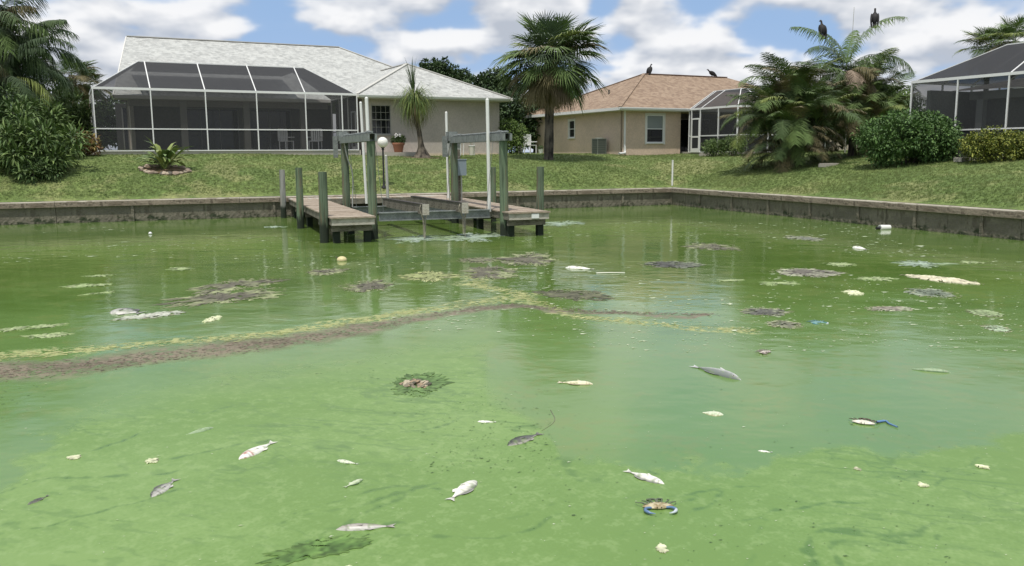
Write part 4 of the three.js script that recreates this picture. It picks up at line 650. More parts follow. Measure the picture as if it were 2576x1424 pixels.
{
  const b = onLawn(2006, 424); clumpPalm('wide dense clump of feather palms between the tan house and the round bush', V3(b.x, b.y, b.z - 1.2), { stems: 22, spread: 1.4, hMin: 0.9, hMax: 4.1, per: 10, k: 1.0, seed: 9, mats: [G.palm, G.palm2, G.palm2, G.palm, G.young, G.palm2, G.tired], skirt: 36 });
  // queen palm behind it
  const c = atDepth(2128, 178, 42), g = onGround(2140, 42), o = thing('queen_palm', 'slender feather palm with arching fronds rising behind the palm clump', 'palm tree', g), r = rng(77), h = c.y - g.y, cx = c.x - g.x;
  part('trunk', tubeThrough([V3(0, -0.2, 0), V3(0.02, h * 0.5, 0), V3(cx, h, 0)], 0.15, 0.11, 10, 14), BARK, o);
  // a frond whose point at t passes through a given place to the side of the crown
  const arch = (u, v, bend, t, yaw, mat, seed, hang = 0.8) => {
    const p = atDepth(u, v, 42), dx = Math.abs(p.x - c.x) / Math.cos(yaw), dy = p.y - c.y; let best = [1e9];
    for (let el = -0.2; el < 1.45; el += 0.025) for (let L = 1.6; L < 4.6; L += 0.1) { const [P] = curveDown(el, bend, L, 12), f = t * 12, i = Math.min(11, Math.floor(f)), q = P[i].clone().lerp(P[i + 1], f - i), e = Math.hypot(q.x - dx, q.y - dy); if (e < best[0]) best = [e, el, L, q]; }
    const m = part('frond', pinnate(best[1], best[2], bend, { n: 66, len: 0.6, w: 0.036, hang, seed }), mat, o); m.position.set(cx, h, 0); m.rotation.y = p.x > c.x ? yaw : Math.PI - yaw;
    const q = best[3].clone().applyAxisAngle(V3(0, 1, 0), m.rotation.y); return V3(c.x + q.x, c.y + q.y, c.z + q.z);
  };
  PERCH.push(arch(2071, 86, 1.3, 0.58, 0.15, G.palm2, 304), arch(2203, 60, 1.5, 0.62, 0.1, G.palm2, 301));
  arch(2258, 150, 1.9, 0.75, -0.2, G.palm, 302, 1.0); arch(2240, 130, 1.7, 0.6, 0.5, G.palm, 303); arch(2050, 120, 1.6, 0.7, -0.5, G.palm, 305); arch(2060, 160, 1.7, 0.7, 0.35, G.palm2, 306); arch(2235, 215, 1.5, 0.7, 0.3, G.palm, 307, 1.0); arch(2150, 95, 0.8, 0.7, 0.9, G.palm2, 308); arch(2110, 100, 0.9, 0.7, 0.8, G.palm, 309);
  for (let k = 0; k < 16; k++) { const m = part('frond', k < 8 ? QUEEN.mid[k % 4] : QUEEN.low[k % 3], [G.palm, G.palm2, G.tired, G.dead][k % 4], o); m.position.set(cx, h - 0.15, 0); m.rotation.y = k * 2.39996 + 0.4; m.scale.setScalar(0.68 + 0.2 * r()); }
  const a2 = onGround(2165, 42.5), o2 = clumpPalm('tall leafy palm clump around the slender feather palm trunk behind the round bush', a2, { stems: 16, spread: 1.3, hMin: 1.0, hMax: 3.9, per: 9, k: 0.95, seed: 19, mats: [G.palm, G.palm2, G.young, G.palm2, G.palm, G.tired], skirt: 16 });
}
{ // left edge: tall feather palms over bushes
  for (const [u, v, D, k, s, l, n] of [[-12, 92, 40, 1.4, 31, 'tall feather palm cut by the left edge, its crown highest at the picture corner', 34], [62, 140, 41, 1.32, 32, 'tall feather palm with long arching fronds drooping right of the left edge trees', 32], [18, 200, 39, 1.2, 33, 'feather palm with yellowing low fronds under the taller left edge palms', 30], [-85, 140, 39, 1.3, 34, 'feather palm just outside the left edge reaching in with long fronds', 20]]) {
    const c = atDepth(u, v, D), g = onGround(u, D), o = thing('queen_palm', l, 'palm tree', g), r = rng(s), h = c.y - g.y; part('trunk', tubeThrough([V3(0, -0.2, 0), V3(0.05, h * 0.5, 0), V3(0, h, 0)], 0.17, 0.12, 10, 14), BARK, o);
    frondCrown(o, QUEEN, V3(0, h, 0), n, k, r, [G.palm, G.deep, G.palm2, G.palm, G.deep, s === 33 ? G.young : G.tired], { up: 0.2, mid: 0.36 });
  }
}
// --- bushes ---
const GREEN = [[0.045, 0.085, 0.025], [0.075, 0.13, 0.035], [0.115, 0.175, 0.055]], LIGHT = [[0.055, 0.10, 0.026], [0.10, 0.165, 0.042], [0.18, 0.25, 0.075]], DEEP = [[0.028, 0.055, 0.02], [0.05, 0.09, 0.03], [0.075, 0.12, 0.04]];
{
  const OLE = { len: 0.42, w: 0.085, cols: LIGHT, droop: 0.15 };
  const p1 = onLawn(50, 455); bush('leafy_shrub', 'big long leaved shrub nearest the water at the left edge', 'shrub', V3(p1.x, p1.y, p1.z - 1.2), { rx: 1.45, ry: 1.12, rz: 1.2, clumps: 26, rc: 0.45, n: 3400, seed: 41, jitter: 0.55, ...OLE });
  const p2 = onGround(100, 38.5); bush('leafy_shrub', 'rounded long leaved shrub beside the left end of the pool enclosure', 'shrub', p2, { rx: 1.45, ry: 1.1, rz: 1.2, clumps: 26, rc: 0.45, n: 3400, seed: 42, jitter: 0.55, ...OLE });
  const p3 = onGround(165, 44); bush('leafy_shrub', 'tall shrub behind the red leaved plant and left of the pool enclosure post', 'shrub', p3, { rx: 1.3, ry: 1.4, rz: 1.2, clumps: 26, rc: 0.45, n: 3600, seed: 43, jitter: 0.3, ...OLE });
  const p4 = onGround(-40, 36); bush('leafy_shrub', 'dark leafy shrub under the palms at the left picture edge', 'shrub', p4, { rx: 1.9, ry: 1.6, rz: 1.6, clumps: 34, rc: 0.55, n: 4600, seed: 44, jitter: 0.3, len: 0.34, w: 0.08, cols: GREEN, droop: 0.2 });
  const p5 = onLawn(95, 452); bush('low_shrub', 'low dark ground shrub at the foot of the left long leaved shrubs', 'shrub', p5, { rx: 0.75, ry: 0.36, rz: 0.6, clumps: 16, rc: 0.25, n: 1500, seed: 45, jitter: 0.3, len: 0.2, w: 0.06, cols: GREEN });
  const p6 = onGround(217, 40.3); bush('croton_plant', 'red and yellow leaved plant at the foot of the pool enclosure corner', 'plant', p6, { rx: 0.58, ry: 0.52, rz: 0.5, clumps: 18, rc: 0.2, n: 1100, seed: 46, len: 0.2, w: 0.06, cols: [[0.12, 0.05, 0.03], [0.30, 0.15, 0.06], [0.34, 0.28, 0.08], [0.12, 0.14, 0.035]] });
  const p7 = onLawn(2322, 416); bush('round_bush', 'large round glossy dark green bush left of the right pool enclosure', 'bush', V3(p7.x, p7.y - 0.05, p7.z - 1.3), { rx: 2.05, ry: 1.1, rz: 1.6, clumps: 90, rc: 0.36, n: 15000, seed: 47, len: 0.15, w: 0.075, cols: [[0.05, 0.105, 0.028], [0.085, 0.165, 0.04], [0.14, 0.235, 0.065]], jitter: 0.1 });
  const p8 = onLawn(2535, 408); bush('hedge_bush', 'yellow green hedge bush at the right edge below the dark enclosure', 'bush', V3(p8.x + 0.1, p8.y, p8.z - 0.8), { rx: 1.5, ry: 0.6, rz: 0.8, clumps: 50, rc: 0.26, n: 7000, seed: 48, len: 0.11, w: 0.06, cols: [[0.06, 0.10, 0.02], [0.17, 0.20, 0.03], [0.32, 0.33, 0.06]], jitter: 0.14 });
  const p9 = onLawn(2400, 398); bush('flower_shrub', 'small grey green shrub between the round bush and the yellow hedge', 'shrub', V3(p9.x, p9.y, p9.z - 0.6), { rx: 0.5, ry: 0.42, rz: 0.5, clumps: 14, rc: 0.22, n: 1200, seed: 49, len: 0.12, w: 0.05, cols: [[0.08, 0.10, 0.05], [0.16, 0.18, 0.10], [0.26, 0.25, 0.18]] });
  for (const [u, D, rx, ry, s, l] of [[1795, 49.5, 0.75, 0.5, 51, 'low trimmed hedge bush under the porch screen, nearest the white door'], [1845, 49, 0.8, 0.58, 52, 'trimmed hedge bush beside the palm clump under the porch screen']]) { const b = onGround(u, D); b.y = Math.max(b.y, 2.3); bush('hedge_bush', l, 'bush', b, { rx, ry, rz: 0.5, clumps: 26, rc: 0.24, n: 2600, seed: s, len: 0.1, w: 0.05, cols: LIGHT }); }
  const p10 = onGround(1287, 52.5); bush('upright_bush', 'bright green bush against the right corner of the grey roofed house', 'bush', p10, { rx: 0.85, ry: 1.1, rz: 0.8, clumps: 34, rc: 0.34, n: 3600, seed: 53, len: 0.16, w: 0.07, cols: [[0.06, 0.11, 0.02], [0.12, 0.19, 0.04], [0.19, 0.27, 0.06]] });
  // trees beyond the houses
  const far = [[1100, 152, 84, 3.6, 'dark green tree top showing over the wing roof of the grey house', DEEP, 61, 1.9], [1152, 182, 86, 2.6, 'smaller dark tree top sloping down behind the wing roof', DEEP, 62, 1.5], [1240, 178, 66, 3.2, 'dark leafy tree between the grey house and the fan palm', DEEP, 63, 1.9], [1300, 235, 63, 3.2, 'shaded tree filling the gap between the two houses', DEEP, 64, 2.8], [1345, 262, 72, 2.6, 'dim tree behind the left corner of the tan house', DEEP, 65, 2.6], [1215, 205, 70, 2.4, 'leafy tree top just left of the fan palm over the house corner', GREEN, 66, 2.2],
    [290, 236, 62, 3.0, 'tree seen dimly through the left bay of the pool enclosure', GREEN, 67, 2.8], [170, 250, 60, 3.2, 'tree closing the view behind the left fan palms', GREEN, 68, 2.8], [90, 235, 62, 4.0, 'broad tree behind the left edge palms', DEEP, 69, 3.6], [2245, 225, 58, 2.4, 'green tree standing before the distant brown roof', LIGHT, 70, 2.0], [2190, 232, 56, 2.4, 'dark tree behind the slender feather palm', GREEN, 71, 2.2], [2080, 240, 54, 2.6, 'dark tree behind the palm clump', DEEP, 72, 2.4], [1965, 225, 60, 2.4, 'tree hidden behind the palm clump left of the queen palm', DEEP, 73, 2.2]];
  for (const [u, v, D, h, l, cols, s, r] of far) { const c = atDepth(u, v, D), H0 = c.y - 2.4 + 0.0; broadTree(l, V3(c.x, 2.4, c.z), { h: Math.max(H0, 2.5), r, clumps: 34, n: 5200, rc: r * 0.26, len: 0.24 + r * 0.035, w: 0.14 + r * 0.012, cols, seed: s, ry: Math.min(0.8, Math.max(H0, 2.5) / (2.1 * r)) }); }
}
// --- island plant with stones on the lawn ---
{
  const b = onLawn(415, 430), o = thing('leafy_plant', 'clump of broad pale green leaves in a stone ring on the lawn', 'plant', b), r = rng(91), mats = [G.young, G.palm2, leafMat(0.13, 0.21, 0.05), leafMat(0.26, 0.32, 0.10)];
  for (let k = 0; k < 74; k++) { const S = new Strips(), a = r() * 6.283, e = 0.5 + r() * 1.0, L = 0.75 + 0.75 * r(), [P] = curveDown(e, 0.8 + 1.5 * r(), L, 5, 1.9), ca = Math.cos(a), sa = Math.sin(a), q = 0.22 * r(), y0 = 0.05 + 0.25 * r(); S.strip(P.map((p) => V3(ca * (p.x + q), y0 + p.y, sa * (p.x + q))), [0.02, 0.04, 0.13, 0.19, 0.14, 0.01], V3(-sa, 0.15, ca)); part('leaf', S.geo(), mats[k % 4], o); }
  const rg = thing('stone_ring', 'ring of pale rough stones around the leafy plant on the lawn', 'stones', b.clone()); const sm = std({ color: lin(0.40, 0.33, 0.25), roughness: 0.95 }), sm2 = std({ color: lin(0.27, 0.21, 0.16), roughness: 0.95 });
  for (let k = 0; k < 22; k++) { const a = (k + (r() - 0.5) * 0.7) / 22 * 6.283, g = new THREE.IcosahedronGeometry(0.09 + 0.09 * r(), 1), p = g.attributes.position; const s0 = r() * 50; for (let i = 0; i < p.count; i++) { const f = 1 + 0.55 * noise3(p.getX(i) * 7 + s0, p.getY(i) * 7, p.getZ(i) * 7); p.setXYZ(i, p.getX(i) * f * 1.3, p.getY(i) * f * 0.7, p.getZ(i) * f); } g.computeVertexNormals(); const x = Math.cos(a) * 0.98, z = Math.sin(a) * 0.72; g.rotateY(-a + 1.57); g.translate(x, ground(b.x + x, b.z + z) - b.y + 0.03, z); part('stone', g, k % 3 ? sm : sm2, rg); }
  const s = thing('soil_bed', 'brown soil under the leafy plant inside the stone ring', 'soil', b.clone()); const g = new THREE.CircleGeometry(0.95, 28, 0, 6.2832); g.rotateX(-Math.PI / 2); g.scale(1, 1, 0.72); const p = g.attributes.position; for (let i = 0; i < p.count; i++) p.setY(i, ground(b.x + p.getX(i), b.z + p.getZ(i)) - b.y + 0.03); g.computeVertexNormals(); part('soil', g, std({ map: tex(256, 256, (x, y) => { const n = tileF(x, y, 12, 4, 3); return [0.15 + n * 0.1, 0.10 + n * 0.07, 0.06 + n * 0.04]; }, {}), roughness: 1 }), s);
}
// ---------- dock, boat lift, garden things ----------
const TURN = Math.atan2(-E1.z, E1.x);
function wood(c, dark, seed) { return std({ map: tex(256, 256, (x, y) => { const g = tileF(x * 0.25, y, 48, 3, seed), n = tileF(x, y, 5, 4, seed + 4), f = tileF(x, y, 100, 2, seed + 7); return mixc(c, dark, clamp(0.35 + g * 1.3 + n * 0.7 + f * 0.3, 0, 1)); }, { rep: 1 / 0.9 }), roughness: 0.9, bumpMap: null }); }
const BOARDS = [wood([0.40, 0.335, 0.26], [0.235, 0.18, 0.13], 1), wood([0.36, 0.295, 0.225], [0.20, 0.15, 0.108], 11), wood([0.44, 0.375, 0.30], [0.27, 0.21, 0.16], 21), wood([0.34, 0.27, 0.205], [0.17, 0.125, 0.09], 31)];
const PALEWOOD = wood([0.45, 0.42, 0.36], [0.30, 0.27, 0.215], 41), OLDWOOD = wood([0.20, 0.18, 0.145], [0.085, 0.075, 0.055], 51);
function pileMat(c, seed) { return std({ map: tex(256, 512, (x, y) => { const g = tileF(x, y * 0.12, 26, 3, seed), n = tileF(x, y, 6, 4, seed + 5), st = tileF(x, y * 0.3, 12, 3, seed + 8); let k = mixc(c, [c[0] * 0.5, c[1] * 0.52, c[2] * 0.5], clamp(0.35 + g * 1.4 + n * 0.8, 0, 1)); k = mixc(k, [0.17, 0.10, 0.06], clamp(st * 2.2 - 0.35, 0, 0.5)); const e = y - 0.22 - n * 0.10 - st * 0.06; return mixc(k, [0.018, 0.026, 0.015], 1 - sstep(-0.03, 0.05, e)); }, { wrap: false }), roughness: 0.92 }); }
const PILE = [pileMat([0.135, 0.185, 0.115], 3), pileMat([0.115, 0.155, 0.10], 13), pileMat([0.30, 0.30, 0.275], 23)];
const STEEL = std({ map: tex(256, 256, (x, y) => { const n = tileF(x, y, 6, 4, 3), f = tileF(x, y, 40, 2, 5); const k = 0.8 + n * 0.5 + f * 0.3; return mixc([0.30 * k, 0.325 * k, 0.31 * k], [0.12, 0.13, 0.11], clamp(n * 1.6 - 0.1, 0, 0.7)); }, { rep: 1 / 1.3 }), roughness: 0.6, metalness: 0.25 }), PVC = std({ color: lin(0.74, 0.74, 0.70), roughness: 0.4 }), PVC2 = std({ color: lin(0.42, 0.42, 0.38), roughness: 0.6 }), ROPE = std({ color: lin(0.32, 0.29, 0.23), roughness: 1 }), BLACK = std({ color: lin(0.02, 0.02, 0.022), roughness: 0.6 });
function pileGeo(h, r, seed, deep = 0.9) { const q = rng(seed), g = new THREE.CylinderGeometry(r * 0.94, r * 1.05, h + deep, 14, 14), p = g.attributes.position, u = g.attributes.uv, lx = (q() - 0.5) * 0.05, lz = (q() - 0.5) * 0.05; for (let i = 0; i < p.count; i++) { const y = p.getY(i) + (h + deep) / 2 - deep, f = 1 + 0.05 * noise3(p.getX(i) * 9 + seed, y * 1.2, p.getZ(i) * 9); p.setXYZ(i, p.getX(i) * f + lx * y * 0.5, y, p.getZ(i) * f + lz * y * 0.5); u.setY(i, clamp(y / 3.2 + 0.08, 0.005, 0.995)); } g.computeVertexNormals(); return g; }
{
  const D0 = lot(-17, 0, 0), o = thing('boat_dock', 'weathered plank dock with two finger walkways either side of the boat lift', 'dock', D0, TURN), r = rng(8), top = 0.76;
  const boardsZ = (x0, x1, z0, z1) => { for (let z = z0, k = 0; z < z1 - 0.07; z += 0.148, k++) { const L = x1 - x0 + (r() - 0.5) * 0.03; part('deck_board', (() => { const g = box(L, 0.038, 0.139, 0, 0, 0); const u = g.attributes.uv, off = r() * 5; for (let i = 0; i < u.count; i++) u.setXY(i, u.getX(i) + off, u.getY(i) + off * 0.7); g.rotateY((r() - 0.5) * 0.006); g.translate((x0 + x1) / 2 + (r() - 0.5) * 0.012, top - 0.019 + (r() - 0.5) * 0.007, z + 0.07); return g; })(), BOARDS[Math.floor(r() * 4)], o); } };
  boardsZ(-1.10, 0.16, 1.24, 12.02); boardsZ(4.15, 5.48, 1.24, 12.25);
  for (let x = -1.1, k = 0; x < 5.40; x += 0.148, k++) { const g = box(1.08, 0.038, 0.139, 0, 0, 0), u = g.attributes.uv, off = r() * 5; for (let i = 0; i < u.count; i++) u.setXY(i, u.getX(i) + off, u.getY(i) + off); g.rotateY(Math.PI / 2); g.translate(x + 0.07, top - 0.019 + (r() - 0.5) * 0.005, 0.68); part('deck_board', g, [PALEWOOD, BOARDS[2], PALEWOOD, BOARDS[0]][Math.floor(r() * 4)], o); }
  for (const [x0, x1, z1] of [[-1.10, 0.16, 12.02], [4.15, 5.48, 12.25]]) {
    for (const x of [x0 + 0.05, x1 - 0.05]) part('stringer', box(0.05, 0.2, z1 - 0.32, x, top - 0.142, (z1 + 0.2) / 2), OLDWOOD, o);
    part('fascia_board', box(x1 - x0 - 0.04, 0.19, 0.04, (x0 + x1) / 2, top - 0.14, z1 - 0.01), PALEWOOD, o); part('end_trim', box(x1 - x0 + 0.02, 0.045, 0.05, (x0 + x1) / 2, top - 0.02, z1 + 0.028), BOARDS[1], o);
    for (const z of [2.2, 5.6, 9.0, z1 - 0.25]) { part('cross_beam', box(x1 - x0 - 0.1, 0.18, 0.09, (x0 + x1) / 2, top - 0.335, z), OLDWOOD, o); for (const x of [x0 + 0.2, x1 - 0.17]) { const g = box(0.19, 1.3, 0.19, x, -0.235, z - 0.145); const u = g.attributes.uv, p = g.attributes.position; for (let i = 0; i < u.count; i++) u.setXY(i, (p.getX(i) - x) * 2 + 0.5, clamp(p.getY(i) / 3.2 + 0.06, 0.005, 0.99)); part('post', g, PILE[1], o); } }
  }
  part('stringer', [box(3.9, 0.2, 0.05, 2.15, top - 0.142, 1.19), box(6.5, 0.2, 0.05, 2.2, top - 0.142, 0.2)], OLDWOOD, o);
  for (const x of [-0.9, 1.2, 3.0, 5.2]) { const g = box(0.17, 1.2, 0.17, x, -0.1, 1.07); const u = g.attributes.uv, p = g.attributes.position; for (let i = 0; i < u.count; i++) u.setXY(i, (p.getX(i) - x) * 2 + 0.5, clamp(p.getY(i) / 3.2 + 0.06, 0.005, 0.99)); part('post', g, PILE[1], o); }
  part('bumper', box(0.24, 0.14, 0.03, 5.0, top - 0.13, 12.275), WHITE, o);

  const pile = (s, t, h, rad, mat, seed, label) => { const m = thing('mooring_pile', label, 'pile', lot(s, t, 0), 0, 'mooring piles beside the dock walkways'); part('post', pileGeo(h, rad, seed), mat, m); return m; };
  pile(-18.36, -0.75, 1.93, 0.115, PILE[2], 1, 'bare grey mooring pile by the seawall at the inner end of the left walkway');
  pile(-18.30, -6.2, 2.08, 0.125, PILE[0], 2, 'greenish mooring pile halfway along the left edge of the left walkway');
  pile(-18.22, -11.45, 2.03, 0.13, PILE[1], 3, 'brown topped mooring pile at the outer left corner of the left walkway');
  pile(-11.30, -10.9, 2.09, 0.125, PILE[1], 4, 'reddish mooring pile right of the boat lift beside the right walkway');
  pile(-11.26, -6.2, 2.02, 0.105, PILE[0], 5, 'thin dark green mooring pile seen just left of the front right lift post');

  // the boat lift: four tall piles, two top beams with drives, two cradle beams, two bunks, guide poles
  const l = thing('boat_lift', 'empty boat lift on four tall green piles between the dock walkways', 'boat lift', D0, TURN), Z = (x, y, z) => V3(x, y, z), xl = 0.30, xr = 4.05, zf = 10.95, zf2 = 11.6, zb = 6.2;
  const pl = (x, z, h, sd) => { const g = pileGeo(h, 0.135, sd); g.translate(x, 0, z); part('lift_pile', g, PILE[sd % 2], l); };
  pl(xl, zf, 2.9, 10); pl(xl, zb, 2.9, 11); pl(xr + 0.2, zf2, 2.9, 12); pl(xr + 0.2, zb, 2.94, 13);
  for (const [x, za, zz] of [[xl, zb - 0.45, zf + 0.3], [xr + 0.2, zb - 0.4, zf2 + 0.35]]) {
    const b = new THREE.Group(); b.name = 'top_beam'; l.add(b);
    part('channel', [box(0.06, 0.21, zz - za, x - 0.11, 3.0, (za + zz) / 2), box(0.06, 0.21, zz - za, x + 0.11, 3.0, (za + zz) / 2), box(0.26, 0.012, zz - za - 0.1, x, 3.113, (za + zz) / 2), ...[zb, zz - 0.35].map((z) => box(0.3, 0.05, 0.3, x, 2.92, z))], STEEL, b);
    part('drive_shaft', rod(Z(x, 3.16, za), Z(x, 3.16, zz), 0.03, 0.03, 8), STEEL, b);
    part('motor_housing', [box(0.32, 0.34, 0.44, x - 0.02, 3.14, za + 0.2), box(0.12, 0.75, 0.3, x - 0.26, 2.78, za + 0.12)], STEEL, b); part('winch_drum', [rod(Z(x, 3.16, zb + 0.55), Z(x, 3.16, zb + 0.95), 0.055, 0.055, 10), rod(Z(x, 3.16, zz - 0.9), Z(x, 3.16, zz - 0.55), 0.055, 0.055, 10)], STEEL, b);
  }
  for (const [z, y] of [[11.0, 0.66], [6.4, 0.58]]) { const c = new THREE.Group(); c.name = 'cradle_beam'; l.add(c); part('flange', [box(3.5, 0.03, 0.16, 2.22, y + 0.115, z), box(3.5, 0.03, 0.16, 2.22, y - 0.115, z), box(3.5, 0.2, 0.02, 2.22, y, z)], STEEL, c); for (const x of [0.62, 3.86]) part('cable', rod(Z(x, y + 0.1, z), Z(x < 2 ? xl + 0.1 : xr + 0.08, 3.1, z), 0.008, 0.008, 5), STEEL, l); }
  for (const [x, z0, z1, ya, yb] of [[1.72, 5.9, 11.75, 0.80, 0.88], [2.92, 5.2, 11.8, 0.82, 0.90]]) { const b = new THREE.Group(); b.name = 'bunk'; l.add(b); part('beam', bar(Z(x, ya, z0), Z(x, yb, z1), 0.14, 0.28), OLDWOOD, b); part('carpet', bar(Z(x, ya + 0.155, z0), Z(x, yb + 0.155, z1 - 0.02), 0.17, 0.024), std({ color: lin(0.055, 0.05, 0.045), roughness: 1 }), b); part('end_cap', box(0.2, 0.32, 0.03, x, yb + 0.005, z1 + 0.02), PALEWOOD, b);
    const q = rng(x * 100 | 0), rp = []; for (let k = 0; k < 7; k++) { const a = q() * 0.14 - 0.07, e = 0.1 + q() * 0.8; rp.push(tubeThrough([Z(x + a, yb + 0.17, z1 - 0.3 + q() * 0.1), Z(x + 0.11 * Math.sign(a), yb, z1 - 0.26), Z(x + a + 0.03, yb - 0.3, z1 - 0.22), Z(x + a * 0.6, yb - 0.3 - e * 0.8, z1 - 0.2 + q() * 0.1)], 0.016, 0.008, 5, 10)); } part('frayed_rope', rp, ROPE, b); }
  const gp = (x, z, y0, h, lean, mat, rr) => part('guide_pole', [rod(Z(x, y0, z), Z(x + lean, y0 + h, z), rr, rr * 0.98, 10), new THREE.SphereGeometry(rr * 1.02, 10, 6).translate(x + lean, y0 + h, z)], mat, l);
  const toLocal = (u, v, y) => { const p = onY(u, v, y), [s, t] = toLot(p.x, p.z); return [s + 17, -t]; };
  { const [x, z] = toLocal(922, 511, 0.70); gp(x, z, 0.68, 3.72, -0.1, PVC, 0.05); } { const [x, z] = toLocal(1128, 496, 0.80); gp(x, z, 0.72, 3.4, -0.03, PVC, 0.05); } { const [x, z] = toLocal(1231, 526, 0.78); gp(x, z, 0.7, 3.45, -0.03, PVC, 0.055); } { const [x, z] = toLocal(945, 530, 0.78); gp(x - 0.1, z - 0.15, 0.7, 3.5, -0.05, PVC, 0.055); } { const [x, z] = toLocal(976, 508, 0.74); gp(x, z, 0.72, 1.72, -0.03, PVC2, 0.055); }
  part('conduit', tubeThrough([Z(xl - 0.05, 2.9, zb + 0.28), Z(xl + 0.05, 2.4, zb + 0.22), Z(xl + 0.2, 1.9, zb + 0.2), Z(xl + 0.17, 0.7, zb + 0.2)], 0.022, 0.022, 6, 16), PVC2, l);
  part('conduit', tubeThrough([Z(xr + 0.15, 3.0, zb - 0.1), Z(xr + 0.05, 2.6, zb - 0.2), Z(xr + 0.06, 0.8, zb - 0.2)], 0.02, 0.02, 6, 12), PVC2, l);

  // power box on its own post behind the lift
  { const p0 = atDepth(1160, 424, 32.4), p = V3(p0.x, 0, p0.z), e = thing('power_box', 'blue grey electric box on a post behind the boat lift', 'electric box', p, TURN), e0 = 0.7; part('post', box(0.09, 2.25, 0.09, -0.06, 1.55, -0.08), OLDWOOD, e); part('enclosure', box(0.34, 0.58, 0.16, 0, 2.0, 0.05), std({ color: lin(0.22, 0.27, 0.30), roughness: 0.5 }), e); part('lid', box(0.37, 0.03, 0.19, 0, 2.305, 0.055), std({ color: lin(0.26, 0.31, 0.34), roughness: 0.5 }), e); part('conduit', rod(V3(0, 0.7, 0.03), V3(0, 1.71, 0.03), 0.025, 0.025, 8), PVC2, e); }
}
{ // garden lamp with a white globe
  const b = onLawn(966, 474), D = -b.z, top = atDepth(963.5, 358, D), o = thing('garden_lamp', 'unlit white globe lamp on a thin dark post behind the dock', 'lamp', b), R = 13 * D / F, h = top.y - b.y;
  part('post', new THREE.LatheGeometry([[0.1, 0], [0.1, 0.06], [0.055, 0.12], [0.04, 0.3], [0.036, h - R - 0.12], [0.06, h - R - 0.08], [0.05, h - R - 0.02]].map((p) => new THREE.Vector2(...p)), 14), BLACK, o); part('fitter', new THREE.CylinderGeometry(0.10, 0.07, 0.08, 16).translate(0, h - R + 0.015, 0), BLACK, o);
  part('globe', new THREE.SphereGeometry(R, 28, 20).translate(0, h, 0), new THREE.MeshPhysicalMaterial({ color: lin(0.78, 0.76, 0.70), roughness: 0.25, ior: 1.5 }), o);
}
{ // slim white stake at the seawall corner
  const b = onLawn(1691, 467), D = -b.z, o = thing('white_stake', 'slim white post standing alone in the grass at the seawall corner', 'post', b); part('post', new THREE.CylinderGeometry(0.045, 0.045, 1.3, 10).translate(0, 0.55, 0), PVC, o); part('cap', new THREE.CylinderGeometry(0.052, 0.052, 0.04, 10).translate(0, 1.22, 0), PVC, o);
}
{ // terracotta pot with flowers before the wing
  const b = h1(2.3, 2.63, 0.0), o = thing('flower_pot', 'large terracotta pot with a bushy plant beside the beige wall window', 'plant pot', b), y = 0; const pts = [[0, 0], [0.23, 0], [0.31, 0.40], [0.35, 0.41], [0.355, 0.52], [0.31, 0.525], [0.29, 0.46], [0, 0.46]].map((p) => new THREE.Vector2(p[0], p[1] + y)); part('pot', new THREE.LatheGeometry(pts, 24), std({ color: lin(0.30, 0.135, 0.08), roughness: 0.85 }), o); part('foliage', leafMass({ n: 900, clumps: [[0, y + 0.66, 0, 0.3], [0.14, y + 0.7, 0.05, 0.24], [-0.16, y + 0.68, 0, 0.24]], len: 0.13, w: 0.05, cols: GREEN, seed: 5 }), LEAF, o); const fl = []; const r = rng(6); for (let k = 0; k < 14; k++) fl.push(new THREE.IcosahedronGeometry(0.035 + 0.02 * r(), 0).translate((r() - 0.5) * 0.3, y + 0.82 + 0.2 * r(), 0.1 + 0.15 * r())); part('blossoms', fl, std({ color: lin(0.7, 0.68, 0.68) }), o);
}
